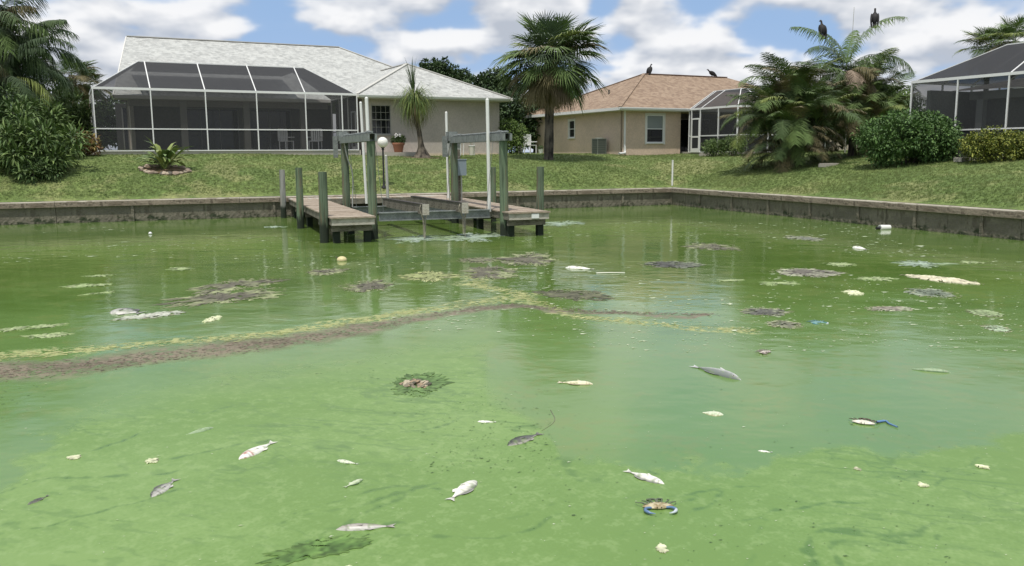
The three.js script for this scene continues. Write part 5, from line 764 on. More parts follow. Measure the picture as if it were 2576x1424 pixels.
{ // patio cart, chair and boxes, air conditioner
  const set = (u, v, D) => { const c = atDepth(u, v, D); return V3(c.x, Math.min(c.y, 2.55), c.z); };
  let p = set(1176, 386, 48.2), o = thing('patio_table', 'white folding patio table with dark things on it by the beige wall', 'table', p, HT); part('top', box(0.7, 0.03, 0.5, 0, 0.62, 0), WHITE, o); for (const [x, z] of [[-0.3, 0.2], [0.3, 0.2], [-0.3, -0.2], [0.3, -0.2]]) part('leg', rod(V3(x * 1.15, -0.1, z), V3(x, 0.61, z), 0.02), WHITE, o);
  o = thing('black_bag', 'small dark bag lying on the white patio table', 'bag', V3(p.x, p.y + 0.635, p.z), HT); const bg = new THREE.SphereGeometry(0.17, 14, 10); bg.scale(1.1, 0.75, 0.8); bg.translate(-0.08, 0.12, 0); part('body', bg, BLACK, o); part('handle', new THREE.TorusGeometry(0.08, 0.012, 6, 14, Math.PI).translate(-0.08, 0.23, 0), BLACK, o);
  p = set(1187, 388, 47.6); o = thing('white_bin', 'short cream bin right of the patio table', 'bin', p, HT); part('tub', new THREE.CylinderGeometry(0.17, 0.14, 0.5, 12).translate(0, 0.2, 0), std({ color: lin(0.58, 0.55, 0.46), roughness: 0.7 }), o); part('rim', new THREE.TorusGeometry(0.17, 0.02, 6, 16).rotateX(Math.PI / 2).translate(0, 0.45, 0), WHITE, o);
  p = set(1143, 388, 48.6); o = thing('utility_cabinet', 'pale louvred cabinet behind the left guide pole of the lift by the wall', 'cabinet', p, HT); part('body', box(0.62, 1.0, 0.4, 0, 0.42, 0), std({ color: lin(0.40, 0.41, 0.40), roughness: 0.6 }), o); for (let k = 0; k < 5; k++) part('louvre', box(0.5, 0.03, 0.05, 0, 0.45 + k * 0.09, 0.21), std({ color: lin(0.2, 0.21, 0.21) }), o);
  // white garden chair and small stool left of the tan house
  p = set(1334, 383, 55); o = thing('garden_chair', 'white plastic garden chair left of the tan house wall', 'chair', p, HT + 0.3); for (const [x, z] of [[-0.27, 0.25], [0.27, 0.25], [-0.27, -0.25], [0.27, -0.25]]) part('leg', rod(V3(x, -0.05, z), V3(x, 0.5, z), 0.03), WHITE, o); part('seat', box(0.6, 0.04, 0.55, 0, 0.48, 0), WHITE, o); for (let k = 0; k < 5; k++) part('slat', box(0.08, 0.6, 0.03, -0.24 + k * 0.12, 0.8, -0.27), WHITE, o); part('backrest_frame', [box(0.62, 0.08, 0.04, 0, 1.13, -0.27), box(0.05, 0.6, 0.045, -0.31, 0.8, -0.272), box(0.05, 0.6, 0.045, 0.31, 0.8, -0.272)], WHITE, o); part('armrest', [box(0.06, 0.04, 0.55, -0.32, 0.7, 0), box(0.06, 0.04, 0.55, 0.32, 0.7, 0)], WHITE, o);
  for (const [x, z, t, l] of [[-3.4, -2.2, 0.5, 'dim patio chair inside the wide enclosure, left of the other'], [-1.9, -1.8, -0.6, 'dim patio chair inside the wide enclosure near its screen door']]) copyOf(o, h1(x, 2.79, z), HT + t, l);
  p = set(1309, 383, 54); o = thing('white_bucket', 'small white bucket left of the white garden chair', 'bucket', p); part('tub', new THREE.CylinderGeometry(0.2, 0.16, 0.5, 14).translate(0, 0.22, 0), PVC2, o); part('handle', new THREE.TorusGeometry(0.19, 0.01, 5, 16, Math.PI).translate(0, 0.46, 0), BLACK, o);
  p = set(1360, 384, 53); o = thing('white_flower_pot', 'little white pot right of the garden chair by the tan house', 'plant pot', p); part('pot', new THREE.CylinderGeometry(0.17, 0.12, 0.25, 14).translate(0, 0.1, 0), WHITE, o); part('foliage', leafMass({ n: 160, clumps: [[0, 0.3, 0, 0.14]], len: 0.1, w: 0.04, cols: GREEN, seed: 3 }), LEAF, o);
  const a = h2(0.05, 2.42, -2.3); o = thing('air_conditioner', 'green grey air conditioner unit against the tan house side wall', 'air conditioner', a, HT - Math.PI / 2); const am = std({ color: lin(0.16, 0.18, 0.15), roughness: 0.6 }); o.scale.set(0.72, 0.95, 0.8); part('case', box(0.85, 0.95, 0.75, 0, 0.5, 0), std({ color: lin(0.085, 0.1, 0.085), roughness: 0.7 }), o); part('top', [box(0.92, 0.06, 0.82, 0, 1.0, 0), new THREE.CylinderGeometry(0.3, 0.34, 0.05, 18).translate(0, 1.05, 0)], am, o); for (let k = 0; k < 7; k++) { part('louvre', box(0.88, 0.02, 0.02, 0, 0.16 + k * 0.115, 0.385), am, o); part('louvre', box(0.02, 0.02, 0.78, 0.435, 0.16 + k * 0.115, 0), am, o); } for (const [x, z] of [[-0.43, 0.38], [0.43, 0.38], [0.43, -0.38], [-0.43, -0.38]]) part('corner_post', box(0.05, 0.97, 0.05, x, 0.49, z), am, o); part('pad', box(1.1, 0.14, 1.0, 0, -0.03, 0), SLAB, o);
  const q = h2(0.38, 2.42, 0.0); o = thing('pvc_pipe', 'short white pipe bend at the foot of the tan house corner', 'pipe', q, HT); part('pipe', tubeThrough([V3(0.35, 0.5, -0.52), V3(0.35, 0.12, -0.5), V3(0.0, 0.08, -0.1), V3(-0.5, 0.06, 0.1)], 0.06, 0.06, 8, 14), WHITE, o);
  // pale edging
  for (const [u, v, L, t, l] of [[2435, 404, 1.25, HT, 'pale concrete edging slab between the round bush and the yellow hedge'], [2085, 418, 0.9, HT, 'pale edging stone in the shade right of the palm clump'], [1800, 391, 2.2, HT, 'thin pale edging in front of the trimmed porch hedge']]) { const b = onLawn(u, v), e = thing('garden_edging', l, 'edging', b, t); part('slab', [box(L, 0.14, 0.35, 0, 0.03, 0), box(L * 0.96, 0.03, 0.31, 0, 0.114, 0)], SLAB, e); }
  // thin aerial behind the palms
  const m = atDepth(2141, 80, 47), g = onGround(2141, 47), ae = thing('aerial_mast', 'thin grey aerial mast sticking up between the two palm vultures', 'aerial', V3(m.x, g.y, m.z)); part('pole', rod(V3(0, 0, 0), V3(0.1, atDepth(2148, 18, 47).y - g.y, 0), 0.03, 0.012, 6, 4), PVC2, ae);
}
// ---------- vultures ----------
function lofted(stations, n = 14) {        // stations: [x, y, z, ry, rz] circles of a spine in the x-y plane, closed at both ends
  const pos = [], idx = [], m = stations.length; for (let i = 0; i < m; i++) { const [x, y, z, a, b] = stations[i], p = stations[Math.max(0, i - 1)], q = stations[Math.min(m - 1, i + 1)], t = Math.atan2(q[1] - p[1], q[0] - p[0]); for (let j = 0; j < n; j++) { const f = j / n * 6.28318, c = Math.cos(f) * a, s = Math.sin(f) * b; pos.push(x - Math.sin(t) * c, y + Math.cos(t) * c, z + s); } }
  for (let i = 0; i < m - 1; i++) for (let j = 0; j < n; j++) { const a = i * n + j, b = i * n + (j + 1) % n; idx.push(a, b, b + n, a, b + n, a + n); }
  const c0 = pos.length / 3; pos.push(...stations[0].slice(0, 3), ...stations[m - 1].slice(0, 3)); for (let j = 0; j < n; j++) { idx.push(c0, (j + 1) % n, j); idx.push(c0 + 1, (m - 1) * n + j, (m - 1) * n + (j + 1) % n); }
  const g = new THREE.BufferGeometry(); g.setAttribute('position', new THREE.Float32BufferAttribute(pos, 3)); g.setIndex(idx); g.computeVertexNormals(); return g;
}
function smoothStations(keys, n) { const out = []; const cs = keys[0].map((_, d) => new THREE.CatmullRomCurve3(keys.map((k, i) => V3(i, k[d], 0)))); for (let i = 0; i < n; i++) out.push(cs.map((c, d) => d === 2 ? 0 : c.getPoint(i / (n - 1)).y)); return out; }
const FEATHERS = std({ color: lin(0.014, 0.013, 0.013), roughness: 0.75 }), SKIN = std({ color: lin(0.05, 0.045, 0.045), roughness: 0.8 }), BEAK = std({ color: lin(0.16, 0.14, 0.12), roughness: 0.6 });
function vulture(label, at, turn, { pitch = 0.9, k = 1 } = {}) {
  const o = thing('vulture', label, 'vulture', at, turn); o.scale.setScalar(k); const cx = Math.cos(pitch), sx = Math.sin(pitch), L = (x, y) => [x * cx - y * sx * 0.25, 0.2 + x * sx + y];
  const b = smoothStations([[-0.20, 0], [-0.10, 0], [0.02, 0], [0.14, 0.0], [0.22, 0.01], [0.27, 0.02], [0.31, 0.03]].map(([x, y], i) => { const [X, Y] = L(x, y); return [X, Y, 0, [0.02, 0.085, 0.125, 0.10, 0.055, 0.04, 0.04][i], [0.025, 0.1, 0.14, 0.115, 0.055, 0.036, 0.036][i]]; }).concat([[...L(0.30, 0.03).map((v, i) => v + (i ? 0.05 : 0.045)), 0, 0.036, 0.034], [...L(0.30, 0.03).map((v, i) => v + (i ? 0.055 : 0.085)), 0, 0.022, 0.02]]), 30);
  part('body', lofted(b, 16), FEATHERS, o); const [hx, hy] = L(0.30, 0.03);
  part('head_skin', new THREE.SphereGeometry(0.04, 12, 9).scale(1.25, 0.95, 0.92).translate(hx + 0.055, hy + 0.055, 0), SKIN, o);
  part('beak', tubeThrough([V3(hx + 0.09, hy + 0.055, 0), V3(hx + 0.135, hy + 0.052, 0), V3(hx + 0.155, hy + 0.02, 0)], 0.017, 0.005, 6, 8), BEAK, o);
  for (const s of [-1, 1]) { part('eye', new THREE.SphereGeometry(0.007, 6, 5).translate(hx + 0.072, hy + 0.068, s * 0.032), std({ color: lin(0.01, 0.01, 0.01), roughness: 0.2 }), o);
    const w = [], q = (x, y, z) => { const [X, Y] = L(x, y); return V3(X, Y, z * s); }; const sh = lofted(smoothStations([[0.18, 0.02], [0.10, 0.0], [-0.06, -0.01], [-0.22, -0.03], [-0.31, -0.03]].map(([x, y], i) => { const [X, Y] = L(x, y); return [X, Y, 0, [0.02, 0.09, 0.10, 0.05, 0.012][i], [0.014, 0.035, 0.04, 0.022, 0.008][i]]; }), 16), 12); sh.translate(0, 0, s * 0.115); w.push(sh); for (let k2 = 0; k2 < 5; k2++) w.push(bar(q(-0.05 - 0.02 * k2, -0.03 + k2 * 0.014, 0.12), q(-0.33 + k2 * 0.012, -0.05 + k2 * 0.016, 0.085), 0.012, 0.03)); part('wing', w, FEATHERS, o);
    const [lx, ly] = L(-0.02, -0.10); part('leg', [rod(V3(lx + 0.02, ly + 0.05, s * 0.06), V3(0.02, 0.02, s * 0.055), 0.02, 0.011, 7), ...[-0.5, 0, 0.5].map((a) => rod(V3(0.02, 0.012, s * 0.055), V3(0.09, 0.004, s * (0.055 + a * 0.06)), 0.008, 0.004, 5))], SKIN, o); }
  const tl = []; for (let k2 = -2; k2 <= 2; k2++) { const a = L(-0.16, -0.01), c = L(-0.36, -0.03); tl.push(bar(V3(a[0], a[1], k2 * 0.014), V3(c[0], c[1], k2 * 0.03), 0.036, 0.008)); } part('tail', tl, FEATHERS, o); return o;
}
{
  const ridge = (x) => h2(x, 5.18 + 2.6 + 0.045, -6.0);
  let u = 6.35; vulture('upright black vulture at the left end of the tan roof ridge', ridge(6.45), HT + 0.35, { pitch: 1.02, k: 1.15 }); vulture('hunched black vulture facing left near the right end of the tan roof ridge', ridge(11.9), HT + Math.PI - 0.2, { pitch: 0.45, k: 1.1 });
  const [a, b] = PERCH; vulture('black vulture perched on the left arching frond of the slender palm', a, 1.85, { pitch: 1.2, k: 1.2 }); vulture('black vulture perched highest, on the right arching frond of the slender palm', b, 1.2, { pitch: 1.15, k: 1.3 });
}
// ---------- dead fish and crabs lying in the film ----------
const FISH = new THREE.MeshPhysicalMaterial({ vertexColors: true, roughness: 0.5, clearcoat: 0.2, clearcoatRoughness: 0.4 }), FIN = tinted({ transmission: 0.1, roughness: 0.5 }), EYEMAT = std({ color: lin(0.015, 0.015, 0.015), roughness: 0.15 }), EYERING = std({ color: lin(0.45, 0.42, 0.33), roughness: 0.3 });
// head at (u0, v0), tail tip at (u1, v1) on the photograph's water
function fish(label, u0, v0, u1, v1, { deep = 0.27, back = [0.12, 0.12, 0.1], side = [0.55, 0.53, 0.46], belly = [0.72, 0.70, 0.62], spot = 0.3, up = null, roll = 0.55, seed = 1, thick = 0.17, name = 'dead_fish', blood = 0 } = {}) {
  const A = onY(u0, v0), B = onY(u1, v1), L = A.distanceTo(B); up ??= -0.008 * L; const c = A.clone().add(B).multiplyScalar(0.5), o = thing(name, label, 'fish', c, Math.atan2(-(A.z - B.z), A.x - B.x)), r = rng(seed), bl = 0.86 * L;
  const prof = [[0.5, 0.03, 0.04], [0.46, 0.22, 0.3], [0.40, 0.48, 0.6], [0.3, 0.78, 0.88], [0.17, 0.98, 1], [0.02, 1, 0.98], [-0.14, 0.82, 0.82], [-0.27, 0.52, 0.55], [-0.38, 0.27, 0.28], [-0.45, 0.22, 0.16], [-0.47, 0.2, 0.08]];
  const n = 18, m = 36, st = []; const cz = new THREE.CatmullRomCurve3(prof.map((p) => V3(p[0], p[1], p[2]))); for (let i = 0; i < m; i++) { const p = cz.getPoint(i / (m - 1)); st.push(p); }
  const pos = [], col = [], idx = [], bend = (x) => 0.05 * L * Math.pow(x / L, 2) * (seed % 2 ? 1 : -1);
  for (let i = 0; i < m; i++) for (let j = 0; j < n; j++) { const f = j / n * 6.28318, p = st[i], x = p.x * bl + 0.06 * L, w = p.y * deep * L * 0.5, h = p.z * thick * L * 0.5, z = Math.cos(f) * w + bend(x), y = Math.sin(f) * h; pos.push(x, y, z); const k = Math.cos(f + roll), nn = fbm3(x * 60 / L * 0.3 + seed, y * 40, z * 60 / L * 0.3, 3), sc = noise2(x / L * 70 + seed * 7, z / L * 70); let cc = k > 0.15 ? mixc(side, back, sstep(0.15, 0.75, k + nn * 0.5)) : mixc(side, belly, sstep(0.1, 0.6, -k + nn * 0.4)); cc = mixc(cc, back, clamp(spot * (nn * 1.8 + sc * 0.35), 0, 0.75)); if (p.x > 0.27 && p.x < 0.30) cc = mixc(cc, back, 0.55); if (nn > 0.1) cc = mixc(cc, [0.2, 0.29, 0.1], clamp((nn - 0.1) * 2.5, 0, 0.45)); if (blood && p.x > 0.2 && nn > 0.05) cc = mixc(cc, [0.35, 0.05, 0.03], blood); col.push(...cc); }
  for (let i = 0; i < m - 1; i++) for (let j = 0; j < n; j++) { const a = i * n + j, b = i * n + (j + 1) % n; idx.push(a, b + n, b, a, a + n, b + n); }
  const g = new THREE.BufferGeometry(); g.setAttribute('position', new THREE.Float32BufferAttribute(pos, 3)); g.setAttribute('color', new THREE.Float32BufferAttribute(col, 3)); g.setIndex(idx); { const P = g.attributes.position; for (let i = 0; i < P.count; i++) P.setY(i, P.getY(i) + up + 0.022 * L * sstep(0.05, -0.4, P.getX(i) / L)); } g.computeVertexNormals(); part('body', g, FISH, o);
  const fy = Math.max(up, 0.006); const fin = (pts, cA, cB, y = name === 'dead_fish' && up > -0.01 * L ? fy : up) => { const s = new Strips(); for (let k = 0; k < pts.length - 1; k++) { const q = pts[k], e = pts[k + 1]; const b = s.n; s.p.push(q[0] * L, y, q[1] * L + bend(q[0] * L), e[0] * L, y, e[1] * L + bend(e[0] * L), e[2] * L, y + 0.006 * L + e[4], e[3] * L + bend(e[2] * L), q[2] * L, y + 0.006 * L + q[4], q[3] * L + bend(q[2] * L)); (s.c ??= []).push(...cA, ...cA, ...cB, ...cB); s.n += 4; s.i.push(b, b + 1, b + 2, b, b + 2, b + 3); } return s.geo(); };
  const dk = mixc(back, side, 0.3), lt = mixc(side, belly, 0.3), d = deep * 0.5; const J = () => (r() - 0.5) * 0.004 * L;
  part('tail_fin', fin([[-0.34, -0.02, -0.50, -d * 0.72, J()], [-0.345, -0.012, -0.475, -d * 0.4, J()], [-0.35, 0, -0.45, 0, J()], [-0.345, 0.012, -0.475, d * 0.42, J()], [-0.34, 0.02, -0.5, d * 0.75, J()]], dk, lt), FIN, o);
  part('dorsal_fin', fin([[0.16, d * 0.86, 0.13, d * 1.02, 0], [0.10, d * 0.88, 0.06, d * 1.30, 0], [0.0, d * 0.86, -0.04, d * 1.24, 0], [-0.1, d * 0.7, -0.14, d * 0.98, 0], [-0.18, d * 0.5, -0.2, d * 0.62, 0]], back, dk), FIN, o);
  part('belly_fin', fin([[0.02, -d * 0.88, 0.0, -d * 1.0, 0], [-0.04, -d * 0.82, -0.08, -d * 1.2, 0], [-0.12, -d * 0.6, -0.17, -d * 0.82, 0]], lt, belly), FIN, o);
  part('pectoral_fin', fin([[0.17, -d * 0.30, 0.05, -d * 0.62, 0.01 * L], [0.18, -d * 0.1, 0.04, -d * 0.36, 0.012 * L], [0.17, 0.02 * d, 0.07, -d * 0.05, 0.008 * L]], lt, side, up + thick * L * 0.45), FIN, o);
  const ex = 0.36 * L, ey = up + thick * L * 0.245; part('eye', new THREE.SphereGeometry(0.019 * L, 10, 8).translate(ex, ey, d * L * 0.22 + bend(ex)), EYEMAT, o); part('eye_ring', new THREE.TorusGeometry(0.021 * L, 0.006 * L, 6, 14).rotateX(Math.PI / 2).translate(ex, ey + 0.006 * L, d * L * 0.22 + bend(ex)), EYERING, o);
  return o;
}
const WHITEF = { side: [0.68, 0.66, 0.58], belly: [0.80, 0.78, 0.71], back: [0.20, 0.20, 0.18], spot: 0.22 }, GREYF = { side: [0.33, 0.32, 0.29], belly: [0.55, 0.53, 0.48], back: [0.06, 0.06, 0.055], spot: 0.6, roll: -0.35 }, CREAM = { side: [0.68, 0.62, 0.42], belly: [0.78, 0.72, 0.55], back: [0.30, 0.26, 0.15], spot: 0.1 }, SUNK = { side: [0.24, 0.33, 0.18], belly: [0.33, 0.42, 0.26], back: [0.08, 0.15, 0.06], spot: 0.3, up: -0.012 };
fish('white fish with reddish gills floating left of centre in the pale film', 600, 1157, 692, 1112, { ...WHITEF, deep: 0.25, seed: 1, blood: 0.7 });
fish('grey scaly fish with rounded head in the left foreground', 378, 1252, 443, 1206, { ...GREYF, deep: 0.29, seed: 2, spot: 0.8 });
fish('small dark slender fish nearest the left edge', 68, 1271, 124, 1247, { ...GREYF, deep: 0.22, seed: 3, roll: -0.8, side: [0.09, 0.09, 0.075], belly: [0.3, 0.29, 0.24] });
fish('green filmed fish sunk just under the surface at left', 543, 1074, 452, 1098, { ...SUNK, deep: 0.24, seed: 4 });
fish('long grey fish lying level at the bottom edge, the largest fish', 842, 1332, 996, 1324, { ...GREYF, deep: 0.20, seed: 6, roll: -0.3, side: [0.36, 0.33, 0.29], spot: 0.75, back: [0.13, 0.12, 0.10] });
fish('small pale fish above the little curved fish at lower left of centre', 846, 1159, 902, 1169, { ...SUNK, side: [0.5, 0.56, 0.4], belly: [0.62, 0.66, 0.5], up: 0, deep: 0.22, seed: 7 });
fish('small pale curved fish above the long grey fish', 914, 1206, 866, 1228, { ...SUNK, side: [0.45, 0.52, 0.33], belly: [0.6, 0.63, 0.47], up: 0, deep: 0.26, seed: 8 });
fish('white fish on a steep slant near the bottom centre', 1199, 1209, 1128, 1261, { ...WHITEF, deep: 0.27, seed: 9, spot: 0.35 });
fish('black backed fish with pale blotched head at centre', 1274, 1122, 1360, 1091, { ...GREYF, deep: 0.29, seed: 10, roll: -0.6, back: [0.022, 0.024, 0.02], side: [0.10, 0.10, 0.085], belly: [0.42, 0.40, 0.34], spot: 0.9 });
fish('tiny spotted whitish fish lying level left of the black backed fish', 1199, 1061, 1249, 1063, { ...WHITEF, deep: 0.22, seed: 11, spot: 0.5 });
fish('cream fish with dark belly line lying level right of centre', 1494, 967, 1402, 963, { ...CREAM, deep: 0.30, seed: 12 });
fish('long thin silvery fish slanting in the open water at right', 1868, 957, 1740, 921, { ...GREYF, side: [0.5, 0.5, 0.47], belly: [0.7, 0.7, 0.66], back: [0.18, 0.2, 0.18], deep: 0.17, seed: 13 });
fish('white fish with dark tail just above the big blue clawed crab', 1672, 1219, 1572, 1185, { ...WHITEF, deep: 0.26, seed: 14 });
fish('broad pale fish half covered by film below the silvery fish', 1822, 1044, 1758, 1037, { ...CREAM, side: [0.55, 0.6, 0.42], belly: [0.68, 0.7, 0.52], deep: 0.62, seed: 15, up: -0.004 });
fish('tiny white fish with dark tail below the broad pale fish', 1906, 1134, 1944, 1139, { ...WHITEF, deep: 0.24, seed: 16 });
fish('white fish far out floating by the brown scum mats left of a thin white stick', 1420, 674, 1497, 678, { ...WHITEF, deep: 0.24, seed: 17 });
fish('dark grey and white bloated fish at left beside the whitish ragged mat', 280, 784, 358, 788, { ...GREYF, deep: 0.72, seed: 19, back: [0.03, 0.03, 0.028], side: [0.4, 0.39, 0.36], spot: 0.8, thick: 0.22 });
fish('decaying greenish fish remains lying in the film at far right', 2396, 938, 2276, 928, { ...SUNK, deep: 0.16, seed: 21, up: -0.008, spot: 0.8, name: 'fish_remains' });
fish('tiny white fish near the far right seawall', 2145, 622, 2183, 629, { ...WHITEF, deep: 0.3, seed: 22 });

function crab(label, u, v, widthPx, turn, { shell = [0.30, 0.20, 0.07], pale = [0.62, 0.55, 0.40], claw = [0.11, 0.19, 0.33], legs = [0.10, 0.12, 0.075], up = 0.012, claws = 2, name = 'blue_crab' } = {}) {
  const c = onY(u, v), W = widthPx * -c.z / F, o = thing(name, label, 'crab', V3(c.x, 0, c.z), turn), r = rng(u | 0), k = W;          // W: width over the shell points
  const N = 48, R = 10, pos = [], col = [], idx = []; // carapace: wide lens with teeth along the front and a point at each side
  for (const sgn of [1, -1]) { const b = pos.length / 3; for (let i = 0; i <= R; i++) for (let j = 0; j < N; j++) { const a = j / N * 6.28318, f = i / R, side = Math.pow(Math.abs(Math.cos(a)), 14), tooth = Math.sin(a) > 0.05 ? 0.035 * Math.abs(Math.sin(a * 13)) : 0, x = Math.cos(a) * f * k * (0.40 + 0.10 * side), z = -Math.sin(a) * f * k * (0.21 + tooth + (Math.sin(a) < 0 ? -0.01 : 0.02)), h = sgn > 0 ? 0.085 : -0.06, y = up + h * k * Math.sqrt(Math.max(0, 1 - f * f)) * (1 + 0.12 * fbm2(x * 60 / k * 0.2, z * 60 / k * 0.2, 2)); pos.push(x, y, z); const n = fbm2(x / k * 9 + 4, z / k * 9, 3); col.push(...(sgn > 0 ? mixc(shell, pale, clamp(0.35 + n * 1.6, 0, 1)) : pale)); } for (let i = 0; i < R; i++) for (let j = 0; j < N; j++) { const A = b + i * N + j, B = b + i * N + (j + 1) % N; if (sgn > 0) idx.push(A, B, B + N, A, B + N, A + N); else idx.push(A, B + N, B, A, A + N, B + N); } }
  const g = new THREE.BufferGeometry(); g.setAttribute('position', new THREE.Float32BufferAttribute(pos, 3)); g.setAttribute('color', new THREE.Float32BufferAttribute(col, 3)); g.setIndex(idx); g.computeVertexNormals(); part('carapace', g, FISH, o);
  const cm = std({ color: lin(...claw), roughness: 0.4 }), lm = std({ color: lin(...legs), roughness: 0.5 }), tip = std({ color: lin(0.5, 0.55, 0.6), roughness: 0.4 });
  for (const s of [-1, 1].slice(0, claws)) { const q = (x, y, z) => V3(s * x * k, up + y * k, z * k), cl = new THREE.Group(); cl.name = 'claw'; o.add(cl); part('arm', [tubeThrough([q(0.24, 0.0, 0.12), q(0.40, 0.03, 0.20), q(0.50, 0.03, 0.34)], 0.04 * k, 0.045 * k, 8, 8)], cm, cl); part('pincer', [tubeThrough([q(0.50, 0.03, 0.33), q(0.46, 0.04, 0.47), q(0.36, 0.03, 0.58), q(0.22, 0.02, 0.63)], 0.05 * k, 0.008 * k, 8, 12, (t) => k * (0.035 + 0.03 * Math.sin(Math.PI * Math.min(1, t * 1.2)) - 0.03 * t)), tubeThrough([q(0.40, 0.03, 0.52), q(0.30, 0.02, 0.55), q(0.21, 0.015, 0.59)], 0.022 * k, 0.006 * k, 6, 8)], s > 0 ? tip : cm, cl); }
  for (const s of [-1, 1]) for (let i = 0; i < 4; i++) { const a = 0.35 + i * 0.42, q = (d, y, e = 0) => V3(s * (Math.cos(a) * 0.26 + Math.cos(a + e) * d) * k, up + y * k, (-Math.sin(a) * 0.1 + 0.05 - Math.sin(a + e) * d * 0.9) * k); part('leg', tubeThrough([q(0, 0), q(0.2, 0.09), q(0.40, 0.06, 0.15), q(0.56, 0.0, 0.4)], 0.03 * k, i === 3 ? 0.04 * k : 0.009 * k, 6, 10), lm, o); }
  for (const s of [-1, 1]) part('eye_stalk', [rod(V3(s * 0.06 * k, up + 0.02 * k, 0.19 * k), V3(s * 0.075 * k, up + 0.05 * k, 0.225 * k), 0.012 * k, 0.012 * k, 6), new THREE.SphereGeometry(0.017 * k, 8, 6).translate(s * 0.075 * k, up + 0.055 * k, 0.23 * k)], EYEMAT, o);
  return o;
}
crab('whole crab with blue claws and brown mottled shell in the right foreground', 1655, 1277, 84, 0.06, { shell: [0.20, 0.14, 0.05], pale: [0.50, 0.44, 0.28] });
crab('overturned pale crab with dark legs and one blue arm stretched right', 2172, 1066, 58, -0.5, { shell: [0.55, 0.5, 0.4], pale: [0.74, 0.70, 0.6], legs: [0.09, 0.06, 0.045], claws: 0, claw: [0.12, 0.24, 0.5] });
{ const o = scene.children[scene.children.length - 1], a = onY(2205, 1065), b = onY(2228, 1062), c = onY(2236, 1068), d = onY(2258, 1077); part('claw', tubeThrough([a, b, c, d].map((p) => o.worldToLocal(V3(p.x, 0.012, p.z))), 0.013, 0.006, 6, 10), std({ color: lin(0.11, 0.22, 0.40), roughness: 0.5 }), o); }
crab('small turquoise crab half sunk among scum mats at right', 2056, 811, 40, 0.2, { shell: [0.10, 0.22, 0.22], pale: [0.16, 0.30, 0.28], claw: [0.10, 0.25, 0.27], legs: [0.09, 0.19, 0.18], up: -0.004 });
crab('pinkish broken crab lying in the open water right of centre', 1925, 888, 38, 0.4, { shell: [0.30, 0.25, 0.21], pale: [0.5, 0.44, 0.38], claw: [0.25, 0.2, 0.18], legs: [0.2, 0.17, 0.14], claws: 1 });

// ---------- scum mats, foam, litter ----------
const MATS = [], MATM = std({ vertexColors: true, roughness: 0.95 });
function mat(name, label, category, u, v, w, h, { core = [0.13, 0.115, 0.09], rim = [0.36, 0.37, 0.19], rimW = 0.22, thick = 0.012, seed = 1, rag = 0.6, tilt = 0, patch = 0.7, lace = 0.8, group } = {}) {
  const c = onY(u, v), rx = w / 2 * -c.z / F, rz = Math.abs(onY(u, v + h / 2).z - onY(u, v - h / 2).z) / 2, o = thing(name, label, category, V3(c.x, 0, c.z), 0, group);
  const N = 150, R = 16, pos = [], col = [], idx = [], s = seed * 13.7; const sh = tilt;
  const edge = (a) => 1 + rag * (fbm2(Math.cos(a) * 1.6 + s, Math.sin(a) * 1.6, 3) * 1.3 + 0.7 * fbm2(Math.cos(a) * 6 + s, Math.sin(a) * 6 + 5, 3) + 0.5 * fbm2(Math.cos(a) * 17 + s, Math.sin(a) * 17 + 5, 2)); MATS.push([c.x, c.z, rx, rz, sh, rim, core]);
  for (let i = 0; i <= R; i++) for (let j = 0; j < N; j++) { const a = j / N * 6.28318, f = i / R, e = edge(a) * f, x0 = Math.cos(a) * e * rx, z = Math.sin(a) * e * rz, x = x0 + sh * z, n = fbm2(x * 7 + s, z * 7, 3), n2 = noise2(x * 34 + s, z * 34), m = fbm2(x * 2.2 + s, z * 2.2 + 3, 3); pos.push(x, i === R ? 0.003 : 0.0045 + thick * (0.35 + n * 0.9 + n2 * 0.35) * Math.sqrt(Math.max(0, 1 - f * f * 0.8)) + 0.002, z); const ang = clamp(0.62 + 1.9 * fbm2(Math.cos(a) * 2.6 + s + 20, Math.sin(a) * 2.6, 3), 0.05, 1), t = clamp(sstep(1 - rimW * 2.6, 1 - rimW * 0.2, f + n * 0.5 + n2 * 0.08) * ang + sstep(0.06, 0.26, m + n2 * 0.06) * patch * 0.5, 0, 1), k = 0.85 + n2 * 0.4 + n * 0.4; const cc = mixc(core, rim, t); col.push(cc[0] * k, cc[1] * k, cc[2] * k); }
  for (let i = 0; i < R; i++) for (let j = 0; j < N; j++) { const A = i * N + j, B = i * N + (j + 1) % N, hx = pos[A * 3], hz = pos[A * 3 + 2], q = (i + 0.5) / R; if (lace && fbm2(hx * 5 / Math.max(rx, 0.2) + s, hz * 7 / Math.max(rz, 0.12) + 3, 3) + 0.35 * noise2(hx * 22 + s, hz * 30) > 0.50 - lace * q * 0.5) continue; idx.push(A, B + N, B, A, A + N, B + N); }
  for (let i = 0; i < pos.length; i += 3) if (pos[i + 1] < 0.003) pos[i + 1] = 0.003;
  const g = new THREE.BufferGeometry(); g.setAttribute('position', new THREE.Float32BufferAttribute(pos, 3)); g.setAttribute('color', new THREE.Float32BufferAttribute(col, 3)); g.setIndex(idx); g.computeVertexNormals(); part('mat', g, MATM, o); return o;
}
const BROWNM = { core: [0.125, 0.116, 0.082], rim: [0.27, 0.30, 0.15], thick: 0.006 };
mat('scum_mat', 'whitish ragged scum mat right of the dark bloated fish at left', 'scum mat', 380, 795, 100, 22, { core: [0.47, 0.48, 0.40], rim: [0.38, 0.42, 0.32], seed: 70, rag: 0.35, tilt: -0.7, thick: 0.02 });
mat('scum_mat', 'big cream coloured lumpy mat at upper right before the seawall', 'scum mat', 2365, 703, 88, 24, { lace: 0.25, core: [0.66, 0.60, 0.44], rim: [0.54, 0.52, 0.36], seed: 71, rag: 0.3, tilt: 0.5, thick: 0.035 });
